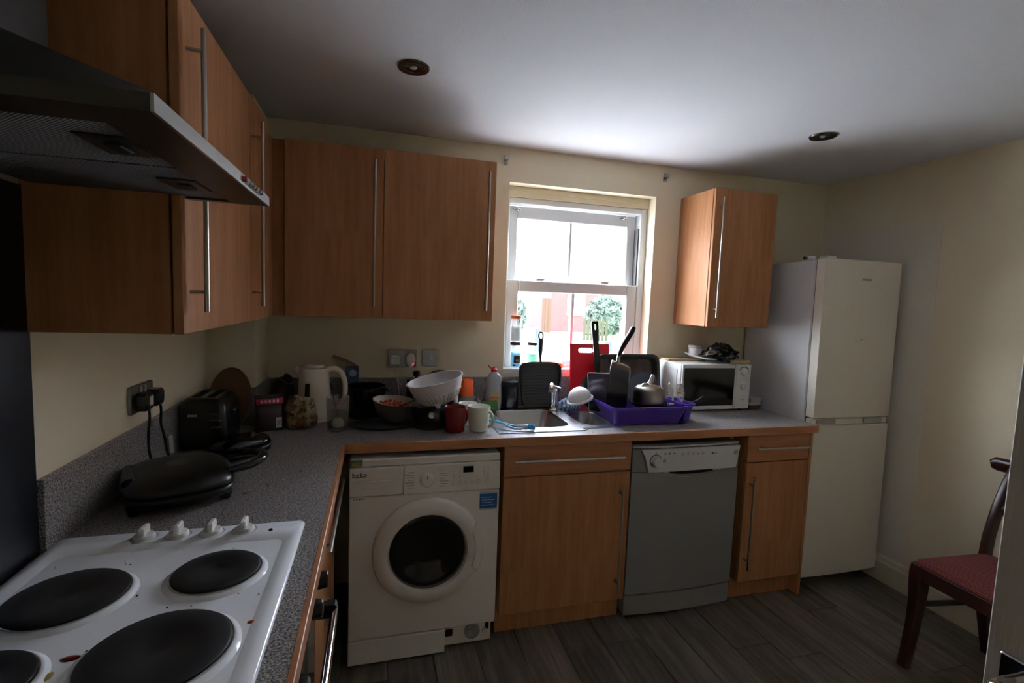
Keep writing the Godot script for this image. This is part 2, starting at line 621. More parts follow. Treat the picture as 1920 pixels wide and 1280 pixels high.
func build_room():
	# opening of the window: x 1.375..2.245, y 1.109..2.102
	var wb := MB.new()
	wb.span(Vector3(-0.17, -0.05, -0.3), Vector3(1.375, HC + 0.2, 0))
	wb.span(Vector3(2.245, -0.05, -0.3), Vector3(XR + 0.2, HC + 0.2, 0))
	wb.span(Vector3(1.375, -0.05, -0.3), Vector3(2.245, 1.085, 0))
	wb.span(Vector3(1.375, 2.102, -0.3), Vector3(2.245, HC + 0.2, 0))
	struct("wall_back", wb, M.wall, "cream painted wall around the sash window", "wall")
	var wl := MB.new()
	wl.span(Vector3(XL - 0.2, -0.05, 0), Vector3(XL, HC + 0.2, ZF))
	struct("wall_left", wl, M.wall, "cream painted wall behind the hob and cooker hood", "wall")
	var wc := MB.new()
	wc.span(Vector3(XL, 0, 0), Vector3(0.213, HC, 0.2586))
	struct("wall_corner", wc, M.wall, "boxed out cream wall corner behind the toaster", "wall")
	var wr := MB.new()
	wr.span(Vector3(XR, -0.05, 0), Vector3(XR + 0.2, HC + 0.2, ZF))
	var wrm := struct("wall_right", wr, M.wall, "cream painted wall behind the fridge freezer and chair", "wall")
	var pt := MB.new()
	pt.span(Vector3(XR - 0.0015, 0.15, 0.02), Vector3(XR, 1.965, 0.70))
	obj("paint_patch", pt, M.patch, wrm)
	var wf := MB.new()
	wf.span(Vector3(XL - 0.2, -0.05, ZF), Vector3(0.70, HC + 0.2, ZF + 0.15))
	wf.span(Vector3(1.545, -0.05, ZF), Vector3(XR + 0.2, HC + 0.2, ZF + 0.15))
	wf.span(Vector3(0.70, 2.0, ZF), Vector3(1.545, HC + 0.2, ZF + 0.15))
	struct("wall_front", wf, M.wall, "cream painted wall with the doorway", "wall")
	var hw := MB.new()   # a short closed hall beyond the doorway
	hw.span(Vector3(0.5, -0.05, ZF + 0.15), Vector3(0.6, 2.4, 4.3))
	hw.span(Vector3(1.65, -0.05, ZF + 0.15), Vector3(1.75, 2.4, 4.3))
	hw.span(Vector3(0.5, -0.05, 4.3), Vector3(1.75, 2.4, 4.4))
	hw.span(Vector3(0.5, 2.3, ZF + 0.15), Vector3(1.75, 2.4, 4.3))
	hw.span(Vector3(0.5, -0.15, ZF + 0.15), Vector3(1.75, -0.05, 4.3))
	struct("wall_hall", hw, M.wall, "cream walls of the hall beyond the doorway", "wall")
	var ce := MB.new()
	ce.span(Vector3(XL, HC, 0), Vector3(XR, HC + 0.2, ZF))
	struct("ceiling", ce, M.ceiling, "plain white ceiling with two recessed spotlights", "ceiling")
	var fb := MB.new()
	fb.span(Vector3(XL, -0.05, 0), Vector3(XR, -0.012, ZF))
	var fl := struct("floor", fb, M.floor_base, "dark grey brown wood plank floor", "floor")
	var rng := RandomNumberGenerator.new()
	rng.seed = 12
	var xx := 0.222
	var row := 0
	while xx < XR:
		var x1: float = min(xx + 0.184, XR)
		var zz := -[0.25, 0.8, 0.5, 0.05, 0.65, 0.35][row % 6] as float
		while zz < ZF:
			var z1: float = min(zz + 1.22, ZF)
			if z1 > 0.05:
				var p := MB.new()
				p.span(Vector3(xx + 0.0012, -0.012, max(zz, 0.0) + 0.0012), Vector3(x1 - 0.0012, 0.0, z1 - 0.0012), 0.0015)
				obj("plank", p, M["plank%d" % rng.randi_range(0, 3)], fl)
			zz += 1.22
		xx += 0.184
		row += 1
	# skirting along the wall with the chair: a moulded board
	var sk := MB.new()
	var prof := PackedVector2Array([Vector2(0, 0), Vector2(0.018, 0), Vector2(0.018, 0.105), Vector2(0.013, 0.118), Vector2(0.011, 0.132), Vector2(0.006, 0.143), Vector2(0, 0.145)])
	sk.x = Transform3D(Basis(Vector3(-1, 0, 0), Vector3(0, 1, 0), Vector3(0, 0, -1)), Vector3(XR, 0, ZF))
	sk.prism(prof, 0.0, ZF)
	struct("baseboard_right", sk, M.skirting, "cream moulded skirting board behind the chair", "skirting")
	var bd := MB.new()
	bd.span(Vector3(XR - 0.019, 0.0, 0.0), Vector3(XR - 0.018, 0.008, ZF))
	# recessed spotlights, switched off
	spotlight(Vector3(0.824, HC, 0.732), "recessed ceiling spotlight above the wall cabinets, switched off")
	spotlight(Vector3(2.656, HC, 0.70), "recessed ceiling spotlight nearer the fridge freezer, switched off")
	# leftover curtain pole brackets
	for b in [[1.349, 2.21, 0.010, "small worn metal bracket beside the pair of wall cabinets"], [2.294, 2.215, 0.016, "small grey metal bracket above the window's far side by the single cabinet"]]:
		var t := thing("pole_bracket", b[3], "bracket", Vector3(b[0], b[1], 0), 0, "curtain pole brackets")
		var m := MB.new()
		m.box(Vector3(0, 0, 0.002), Vector3(0.018 + b[2] * 0.4, 0.046, 0.004), 0.001)
		obj("plate", m, M.brushed_plate, t)
		m = MB.new()
		m.box(Vector3(0.0, 0.006, 0.016), Vector3(0.01 + b[2], 0.022, 0.026), 0.003)
		obj("arm", m, M.handle, t)
		m = L(Basis(Vector3.RIGHT, PI / 2), Vector3(0, -0.016, 0.004))
		m.lathe([Vector2(0.0, 0.003), Vector2(0.004, 0.002), Vector2(0.005, 0.0)], 10)
		obj("screw", m, M.handle, t)

func spotlight(at: Vector3, label: String):
	var t := thing("ceiling_spotlight", label, "spotlight", at, 0, "recessed ceiling spotlights")
	var m := MB.new()
	m.lathe([Vector2(0.030, 0.001), Vector2(0.034, -0.003), Vector2(0.046, -0.007), Vector2(0.054, -0.006), Vector2(0.057, -0.001), Vector2(0.057, 0.0)].map(func(p): return p), 40, 0.9)
	m.lathe([Vector2(0.057, -0.0005), Vector2(0.030, -0.0005)], 40)
	obj("rim", m, M.nickel_dark, t)
	m = MB.new()
	m.lathe([Vector2(0.0, -0.0012), Vector2(0.012, -0.0012), Vector2(0.030, -0.002), Vector2(0.034, -0.0045)], 32)
	obj("reflector", m, M.nickel_dark, t)
	m = MB.new()
	m.lathe([Vector2(0.0, -0.006), Vector2(0.010, -0.0055), Vector2(0.013, -0.003), Vector2(0.013, -0.0012)], 20)
	obj("bulb", m, M.washer_grey, t)

func frame_bars(m: MB, x0, x1, y0, y1, z0, z1, wl, wr, wb, wt, ch := 0.004):
	m.span(Vector3(x0, y0, z0), Vector3(x0 + wl, y1, z1), ch)
	m.span(Vector3(x1 - wr, y0, z0), Vector3(x1, y1, z1), ch)
	m.span(Vector3(x0 + wl, y1 - wt, z0), Vector3(x1 - wr, y1, z1), ch)
	m.span(Vector3(x0 + wl, y0, z0), Vector3(x1 - wr, y0 + wb, z1), ch)

func build_window():
	var t := Node3D.new()
	t.name = "window_1"
	add_child(t, true)
	tag(t, "white vertical sliding sash window above the sink", "window", "", "structure")
	t.position = Vector3(1.81, 1.109, -0.1)
	var m := W(t)   # fixed frame with its head and parting channels
	m.span(Vector3(1.375, 1.085, -0.22), Vector3(1.405, 2.045, -0.085), 0.003)
	m.span(Vector3(2.205, 1.085, -0.22), Vector3(2.245, 2.045, -0.085), 0.003)
	m.span(Vector3(1.405, 2.012, -0.22), Vector3(2.205, 2.045, -0.085), 0.003)
	m.span(Vector3(1.405, 1.085, -0.22), Vector3(2.205, 1.105, -0.085), 0.003)
	obj("frame", m, M.upvc, t)
	m = W(t)   # filler board under the head of the opening
	m.span(Vector3(1.376, 2.045, -0.2), Vector3(2.244, 2.1015, -0.078), 0.001)
	obj("head_board", m, M.wall, t)
	m = W(t)   # crumbling bead of filler
	var rng := RandomNumberGenerator.new()
	rng.seed = 8
	for i in 30:
		var xa := 1.39 + i * 0.0275
		if rng.randf() < 0.85:
			m.span(Vector3(xa, 2.071 + rng.randf() * 0.002, -0.0785), Vector3(xa + 0.0275, 2.074 + rng.randf() * 0.003, -0.0745), 0.001)
	obj("filler_bead", m, M.white_gloss, t)
	m = W(t)   # dark channel beside the upper sash
	m.span(Vector3(2.196, 1.60, -0.17), Vector3(2.206, 1.93, -0.098))
	obj("channel", m, M.gasket, t)
	# upper sash, further out
	var us := W(t)
	frame_bars(us, 1.408, 2.203, 1.545, 2.008, -0.185, -0.14, 0.060, 0.058, 0.045, 0.068, 0.005)
	var u := obj("upper_sash", us, M.upvc, t)
	m = W(t)
	m.span(Vector3(1.781, 1.585, -0.178), Vector3(1.799, 1.945, -0.147), 0.003)
	obj("glazing_bar", m, M.upvc, u)
	for k in [[1.466, 1.782], [1.798, 2.147]]:
		m = W(t)
		m.span(Vector3(k[0], 1.588, -0.164), Vector3(k[1], 1.942, -0.160))
		obj("pane", m, M.pane, u)
	# lower sash, in front
	var ls := W(t)
	frame_bars(ls, 1.4055, 2.2045, 1.106, 1.597, -0.135, -0.088, 0.0665, 0.0665, 0.042, 0.064, 0.005)
	var l := obj("lower_sash", ls, M.upvc, t)
	m = W(t)
	m.span(Vector3(1.794, 1.145, -0.128), Vector3(1.814, 1.535, -0.097), 0.003)
	obj("glazing_bar", m, M.upvc, l)
	for k in [[1.470, 1.796], [1.812, 2.14]]:
		m = W(t)
		m.span(Vector3(k[0], 1.146, -0.114), Vector3(k[1], 1.535, -0.110))
		obj("pane", m, M.pane, l)
	for xx in [1.60, 2.0]:   # sash locks on the meeting rail
		m = W(t)
		m.box(Vector3(xx, 1.600, -0.113), Vector3(0.05, 0.007, 0.022), 0.002)
		m.tube([Vector3(xx - 0.02, 1.606, -0.113), Vector3(xx + 0.03, 1.608, -0.108)], 0.005, 8)
		obj("sash_lock", m, M.handle, t)
	for xx in [1.462, 2.118]:   # tilt catches on the top rail
		m = W(t)
		m.box(Vector3(xx - 0.008, 1.990, -0.133), Vector3(0.03, 0.016, 0.014), 0.003)
		m.x = Transform3D(Basis.IDENTITY, Vector3(xx + 0.006, 1.987, -0.126))
		m.lathe([Vector2(0.0, -0.012), Vector2(0.009, -0.008), Vector2(0.012, 0.0), Vector2(0.009, 0.008), Vector2(0.0, 0.012)], 14)
		obj("catch", m, M.chrome, t)
	m = W(t)   # plastered sill with a rounded nose
	m.span(Vector3(1.375, 1.085, -0.085), Vector3(2.245, 1.109, 0.0), 0.002)
	obj("sill", m, M.white_gloss, t)

func build_outside():
	var g := MB.new()
	g.span(Vector3(-40, -0.4, -80), Vector3(80, -0.1, -0.32))
	struct("ground", g, M.tarmac, "pale road and pavement seen through the window", "ground")
	var vg := MB.new()
	vg.span(Vector3(9.0, -0.1, -21), Vector3(26, -0.06, -14.2), 0.01)
	var v := obj("verge", vg, M.verge)
	tag(v, "pale grass verge before the fence outside the window", "verge", "", "structure")
	house(Vector3(12.42, -0.1, -24), 5.6, 4.0, "pale red brick house across the road, seen through the window")
	house(Vector3(33.0, -0.1, -16), 22.0, 8.0, "long brick terrace further along the road outside, past the hedge")
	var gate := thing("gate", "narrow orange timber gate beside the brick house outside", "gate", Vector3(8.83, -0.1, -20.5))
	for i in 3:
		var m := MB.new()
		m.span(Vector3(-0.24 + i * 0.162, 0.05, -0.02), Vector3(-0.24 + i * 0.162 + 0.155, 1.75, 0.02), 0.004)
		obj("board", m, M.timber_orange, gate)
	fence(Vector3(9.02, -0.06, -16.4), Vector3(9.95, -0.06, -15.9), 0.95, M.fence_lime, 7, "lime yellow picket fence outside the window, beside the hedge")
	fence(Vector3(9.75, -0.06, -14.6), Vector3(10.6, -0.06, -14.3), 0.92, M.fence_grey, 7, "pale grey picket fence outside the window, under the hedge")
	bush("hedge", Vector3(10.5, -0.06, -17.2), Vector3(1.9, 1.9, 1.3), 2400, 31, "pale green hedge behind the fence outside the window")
	bush("garden_bush", Vector3(7.3, -0.1, -20.0), Vector3(0.55, 1.6, 0.5), 500, 37, "pale green bush far outside beyond the stacked jars")
	for k in [[5.57, -12.0, 0.085, 0.62, "tall grey bollard outside beyond the griddle pan handle"], [8.03, -12.0, 0.10, 0.27, "short grey bollard outside beyond the red chopping board"]]:
		var b := thing("bollard", k[4], "bollard", Vector3(k[0], -0.1, k[1]), 0, "grey bollards outside")
		var m := MB.new()
		m.lathe([Vector2(k[2] * 1.1, 0), Vector2(k[2] * 1.1, 0.05), Vector2(k[2], 0.06), Vector2(k[2] * 0.95, k[3])], 20)
		obj("post", m, M.bin_grey, b)
		m = MB.new()
		m.lathe([Vector2(k[2] * 1.15, k[3]), Vector2(k[2] * 1.15, k[3] + 0.08), Vector2(k[2] * 0.6, k[3] + 0.13), Vector2(0, k[3] + 0.14)], 20)
		obj("cap", m, M.bin_grey, b)

func house(at: Vector3, w: float, d: float, label: String):
	var h := thing("house", label, "house", at)
	var m := MB.new()
	m.span(Vector3(-w / 2, 0, -d / 2), Vector3(w / 2, 2.6, d / 2))
	obj("wall", m, M.brickwork, h)
	m = MB.new()
	m.span(Vector3(-w / 2 - 0.02, 2.6, -d / 2 - 0.02), Vector3(w / 2 + 0.02, 5.2, d / 2 + 0.02))
	obj("upper_storey", m, M.render_pale, h)
	m = MB.new()
	var e := 0.3
	m.loft([[Vector3(-w / 2 - e, 5.2, d / 2 + e), Vector3(w / 2 + e, 5.2, d / 2 + e), Vector3(w / 2 + e, 5.2, -d / 2 - e), Vector3(-w / 2 - e, 5.2, -d / 2 - e)], [Vector3(-w / 2 - e, 7.4, 0.1), Vector3(w / 2 + e, 7.4, 0.1), Vector3(w / 2 + e, 7.4, -0.1), Vector3(-w / 2 - e, 7.4, -0.1)]], true, true, false)
	obj("roof", m, M.roof_tile, h)
	var n := int(w / 2.8)
	for i in n:
		for fl in 2:
			var x := -w / 2 + w * (i + 0.5) / n - 0.5
			var y := 0.9 + fl * 2.6
			m = MB.new()
			frame_bars(m, x, x + 1.0, y, y + 1.2, d / 2 - 0.02, d / 2 + 0.06, 0.07, 0.07, 0.07, 0.07, 0.01)
			var wn := obj("window", m, M.upvc, h)
			m = MB.new()
			m.span(Vector3(x + 0.06, y + 0.06, d / 2 + 0.022), Vector3(x + 0.94, y + 1.14, d / 2 + 0.035))
			obj("pane", m, M.pane_far, wn)

func fence(a: Vector3, b: Vector3, h: float, m: Material, n: int, label: String):
	var t := thing("fence", label, "fence", a, atan2(-(b - a).z, (b - a).x))
	var len := a.distance_to(b)
	for y in [0.25, h - 0.25]:
		var r := MB.new()
		r.span(Vector3(0, y - 0.04, -0.05), Vector3(len, y + 0.04, -0.01), 0.005)
		obj("rail", r, m, t)
	for i in n:
		var r := MB.new()
		var x := len * (i + 0.5) / n
		var w := len / n * 0.36
		r.x = Transform3D(Basis.IDENTITY, Vector3(x, 0, -0.01))
		r.prism(PackedVector2Array([Vector2(-w, 0), Vector2(w, 0), Vector2(w, h - 0.06), Vector2(0, h), Vector2(-w, h - 0.06)]), 0.0, 0.03)
		obj("picket", r, m, t)

func bush(called: String, at: Vector3, size: Vector3, n: int, sd: int, label: String):
	var t := thing(called, label, "hedge" if called == "hedge" else "bush", at)
	var rng := RandomNumberGenerator.new()
	rng.seed = sd
	var m := MB.new()
	for i in n:
		var d := Vector3(rng.randfn(), rng.randfn(), rng.randfn()).normalized() * pow(rng.randf(), 0.33)
		var c := Vector3(d.x * size.x / 2, size.y * 0.55 + d.y * size.y * 0.45, d.z * size.z / 2)
		var u := Vector3(rng.randfn(), rng.randfn(), rng.randfn()).normalized() * 0.19
		var w := u.cross(Vector3(rng.randfn(), rng.randfn(), rng.randfn())).normalized() * 0.11
		m.tri(c - u, c + w, c + u)
		m.tri(c - u, c + u, c - w)
	var f := obj("foliage", m, M.leaf, t)
	f.set_meta("kind", "stuff")
	m = MB.new()
	for i in 5:
		var x := size.x * (i - 2) * 0.16
		m.tube([Vector3(x, 0, 0), Vector3(x * 1.2, size.y * 0.3, 0.05), Vector3(x * 1.5, size.y * 0.7, 0)], [0.04, 0.03, 0.015], 6)
	obj("stem", m, M.card_brown, t)

# ---------------------------------------------------------------- cabinets
func bar_handle(parent: Node, off: Vector3, a: Vector3, b: Vector3, out: Vector3):
	# steel bar from a to b, on two pillars of length |out|
	var m := MB.new()
	m.off = off
	m.tube([a, b], 0.0055, 14)
	var d := (b - a).normalized()
	for p in [a + d * 0.045, b - d * 0.045]: m.tube([p, p - out], 0.0045, 10)
	obj("handle", m, M.handle, parent)

func build_wall_cabinets():
	var y0 := 1.382; var y1 := 2.107
	# along the hob wall
	var t := thing("wall_cabinet", "tall beech wall cabinet next to the cooker hood, wide door", "cabinet", Vector3(0.16, y0, 1.05))
	var m := W(t)
	m.span(Vector3(XL + 0.001, y0, 0.760), Vector3(0.288, y1, 1.342), 0.001)
	obj("body", m, M.beech, t)
	m = W(t)
	m.span(Vector3(0.293, y0, 0.7605), Vector3(0.3124, y1, 1.344), 0.0015)
	var d := obj("door", m, M.beech, t)
	bar_handle(d, -t.position, Vector3(0.345, 1.43, 1.302), Vector3(0.345, 2.037, 1.302), Vector3(0.033, 0, 0))
	t = thing("wall_cabinet", "narrow beech wall cabinet between the wide hob side cabinet and the corner", "cabinet", Vector3(0.16, y0, 0.62))
	m = W(t)
	m.span(Vector3(XL + 0.001, y0, 0.48), Vector3(0.288, y1, 0.758), 0.001)
	obj("body", m, M.beech, t)
	m = W(t)
	m.span(Vector3(0.293, y0, 0.4795), Vector3(0.3124, y1, 0.7575), 0.0015)
	d = obj("door", m, M.beech, t)
	bar_handle(d, -t.position, Vector3(0.345, 1.432, 0.735), Vector3(0.345, 2.03, 0.735), Vector3(0.033, 0, 0))
	# corner post between the two runs
	m = MB.new()
	m.span(Vector3(0.216, y0, 0.002), Vector3(0.336, y1, 0.288), 0.001)
	m.span(Vector3(0.27, y0, 0.29), Vector3(0.29, y1, 0.478), 0.001)
	var cp := obj("corner_panel", m, M.beech)
	tag(cp, "recessed beech corner panel joining the two runs of wall cabinets", "panel")
	for k in [[0.3403, 0.7345, 0.699, "beech wall cabinet over the kettle, narrower of the pair beside the window"], [0.7365, 1.232, 1.194, "wide beech wall cabinet next to the window, over the sockets"]]:
		t = thing("wall_cabinet", k[3], "cabinet", Vector3((k[0] + k[1]) / 2, y0, 0.15))
		m = W(t)
		m.span(Vector3(k[0], y0, 0.001), Vector3(k[1], y1, 0.290), 0.001)
		obj("body", m, M.beech, t)
		m = W(t)
		m.span(Vector3(k[0], y0, 0.2945), Vector3(k[1], y1, 0.3124), 0.0015)
		d = obj("door", m, M.beech, t)
		bar_handle(d, -t.position, Vector3(k[2], 1.43, 0.345), Vector3(k[2], 2.053, 0.345), Vector3(0, 0, 0.033))
	t = thing("wall_cabinet", "single beech wall cabinet above the microwave, beside the fridge freezer", "cabinet", Vector3(2.6, y0, 0.15))
	m = W(t)
	m.span(Vector3(2.4063, y0, 0.001), Vector3(2.7964, y1, 0.290), 0.001)
	obj("body", m, M.beech, t)
	m = W(t)
	m.span(Vector3(2.4063, y0, 0.2945), Vector3(2.7964, y1, 0.3124), 0.0015)
	d = obj("door", m, M.beech, t)
	bar_handle(d, -t.position, Vector3(2.436, 1.43, 0.345), Vector3(2.436, 2.056, 0.345), Vector3(0, 0, 0.033))

func build_base_run():
	# worktop: the run under the window with a hole for the sink, and the run along the hob wall
	var E := 0.6184; var LX := 0.6030; var R := 2.8777; var y0 := T - 0.038
	var t := thing("worktop", "speckled grey laminate worktop with beech edging, turning the corner", "worktop", Vector3(1.4, y0, 0.3))
	var m := W(t)
	var e := 0.012
	m.span(Vector3(XL, y0, 0.0), Vector3(LX - e, T, 2.3))
	m.span(Vector3(LX - e, y0, 0.0), Vector3(1.262, T, E - e))
	m.span(Vector3(1.262, y0, 0.505), Vector3(1.828, T, E - e))
	m.span(Vector3(1.262, y0, 0.0), Vector3(1.828, T, 0.092))
	m.span(Vector3(1.828, y0, 0.0), Vector3(R - 0.002, T, E - e))
	obj("top", m, M.granite, t)
	m = W(t)
	m.span(Vector3(LX - e, y0, E - e), Vector3(R, T, E), 0.0015)
	m.span(Vector3(LX - e, y0, E - 0.002), Vector3(LX, T, 2.3), 0.0015)
	m.span(Vector3(R - 0.002, y0, 0.0), Vector3(R, T, E - e), 0.0008)
	obj("edging", m, M.beech_edge, t)
	m = MB.new()
	m.span(Vector3(0.229, T + 0.0002, 0.0005), Vector3(2.86, 1.07, 0.015), 0.001)
	var u := obj("upstand", m, M.granite)
	tag(u, "speckled grey laminate upstand along the wall under the window", "upstand")
	m = MB.new()
	m.span(Vector3(XL + 0.0005, T + 0.0002, 0.275), Vector3(XL + 0.015, 1.07, 1.33), 0.001)
	u = obj("upstand_001", m, M.granite)
	tag(u, "speckled grey laminate upstand along the hob wall", "upstand")
	m = MB.new()
	m.span(Vector3(XL + 0.0005, T + 0.0002, 0.259), Vector3(0.228, 1.07, 0.2736), 0.001)
	m.span(Vector3(0.2135, T + 0.0002, 0.001), Vector3(0.228, 1.07, 0.259), 0.001)
	u = obj("upstand_002", m, M.granite)
	tag(u, "short speckled upstand wrapping the boxed out corner", "upstand")
	# sink unit and the narrow unit by the fridge
	for k in [[1.2406, 1.839, 1.793, 0.167, 0.674, 1.279, 1.789, "beech base cabinet under the sink, between washing machine and dishwasher", "sink"], [2.4752, 2.8507, 2.499, 0.193, 0.668, 2.505, 2.816, "narrow beech base cabinet between the dishwasher and the fridge freezer", "end"]]:
		t = thing("base_cabinet", k[7], "cabinet", Vector3((k[0] + k[1]) / 2, 0, 0.3))
		m = W(t)
		m.span(Vector3(k[0] + 0.001, 0.115, 0.02), Vector3(k[0] + 0.019, y0 - 0.001, 0.574))
		m.span(Vector3(k[1] - 0.019, 0.115, 0.02), Vector3(k[1] - 0.001, y0 - 0.001, 0.574))
		m.span(Vector3(k[0] + 0.019, 0.115, 0.02), Vector3(k[1] - 0.019, 0.133, 0.574))
		m.span(Vector3(k[0] + 0.019, 0.133, 0.02), Vector3(k[1] - 0.019, y0 - 0.2, 0.03))
		m.span(Vector3(k[0] + 0.019, 0.70, 0.555), Vector3(k[1] - 0.019, 0.76, 0.574))
		obj("body", m, M.beech, t)
		m = W(t)
		m.span(Vector3(k[0], 0.115, 0.577), Vector3(k[1], 0.7275, 0.5965), 0.0015)
		var d := obj("door", m, M.beech, t)
		bar_handle(d, -t.position, Vector3(k[2], k[3], 0.629), Vector3(k[2], k[4], 0.629), Vector3(0, 0, 0.033))
		m = W(t)
		m.span(Vector3(k[0], 0.733, 0.577), Vector3(k[1], 0.866, 0.5965), 0.0015)
		d = obj("drawer", m, M.beech_edge, t)
		bar_handle(d, -t.position, Vector3(k[5], 0.806, 0.629), Vector3(k[6], 0.802, 0.629), Vector3(0, 0, 0.033))
		m = W(t)
		m.span(Vector3(k[0] - 0.003, 0.001, 0.525), Vector3(k[1] + (0.0 if k[8] == "end" else 0.003), 0.113, 0.541), 0.001)
		obj("plinth", m, M.beech, t)
	m = MB.new()
	m.span(Vector3(2.8527, 0.001, 0.02), Vector3(2.8707, y0 - 0.001, 0.5965), 0.001)
	var ep := obj("end_panel", m, M.beech)
	tag(ep, "full height beech end panel beside the fridge freezer", "panel")
	m = MB.new()
	m.span(Vector3(2.448, 0.001, 0.02), Vector3(2.470, y0 - 0.001, 0.50), 0.001)
	ep = obj("filler_panel", m, M.beech)
	tag(ep, "narrow beech filler panel set back beside the dishwasher", "panel")
	# base unit on the hob side
	t = thing("base_cabinet", "beech base cabinet with long drawer handle, in the corner next to the oven", "cabinet", Vector3(0.3, 0, 0.96))
	m = W(t)
	m.span(Vector3(0.05, 0.115, 0.66), Vector3(0.548, y0 - 0.001, 1.262), 0.001)
	obj("body", m, M.beech, t)
	m = W(t)
	m.span(Vector3(0.552, 0.115, 0.665), Vector3(0.570, 0.7275, 1.262), 0.0015)
	var dd := obj("door", m, M.beech, t)
	bar_handle(dd, -t.position, Vector3(0.598, 0.2, 1.22), Vector3(0.598, 0.67, 1.22), Vector3(0.028, 0, 0))
	m = W(t)
	m.span(Vector3(0.552, 0.733, 0.665), Vector3(0.570, 0.866, 1.262), 0.0015)
	dd = obj("drawer", m, M.beech_edge, t)
	bar_handle(dd, -t.position, Vector3(0.603, 0.80, 0.70), Vector3(0.603, 0.80, 1.232), Vector3(0.033, 0, 0))
	m = W(t)
	m.span(Vector3(0.50, 0.001, 0.66), Vector3(0.515, 0.113, 2.28), 0.001)
	obj("plinth", m, M.beech, t)
	t = thing("base_cabinet", "beech base cabinet beyond the oven, at the open end of the worktop", "cabinet", Vector3(0.3, 0, 2.1))
	m = W(t)
	m.span(Vector3(0.05, 0.115, 1.89), Vector3(0.548, y0 - 0.001, 2.28), 0.001)
	obj("body", m, M.beech, t)
	m = W(t)
	m.span(Vector3(0.552, 0.115, 1.892), Vector3(0.570, 0.866, 2.28), 0.0015)
	obj("door", m, M.beech, t)
	# built-under oven
	t = thing("oven", "built-under black glass oven below the hob", "oven", Vector3(0.3, 0.115, 1.576))
	m = W(t)
	m.span(Vector3(0.06, 0.116, 1.272), Vector3(0.545, y0 - 0.002, 1.88), 0.002)
	obj("body", m, M.black_matt, t)
	m = W(t)
	m.span(Vector3(0.547, 0.735, 1.274), Vector3(0.570, 0.868, 1.878), 0.003)
	var pn := obj("control_panel", m, M.black_gloss, t)
	for z in [1.345, 1.46, 1.69, 1.81]:
		m = W(t)
		m.x = Transform3D(Basis(Vector3.FORWARD, PI / 2), Vector3(0.570, 0.795, z))
		m.lathe([Vector2(0.023, 0.0), Vector2(0.022, 0.012), Vector2(0.019, 0.036), Vector2(0.016, 0.039), Vector2(0.0, 0.039)], 24)
		obj("knob", m, M.black_plastic, pn)
	m = W(t)
	m.span(Vector3(0.547, 0.12, 1.274), Vector3(0.570, 0.730, 1.878), 0.003)
	var od := obj("door", m, M.black_gloss, t)
	m = W(t)
	m.tube([Vector3(0.622, 0.70, 1.31), Vector3(0.622, 0.70, 1.84)], 0.009, 16)
	obj("handle", m, M.chrome, od)
	for z in [1.318, 1.832]:
		m = W(t)
		m.box(Vector3(0.598, 0.70, z), Vector3(0.058, 0.034, 0.03), 0.004)
		obj("handle_bracket", m, M.black_plastic, od)

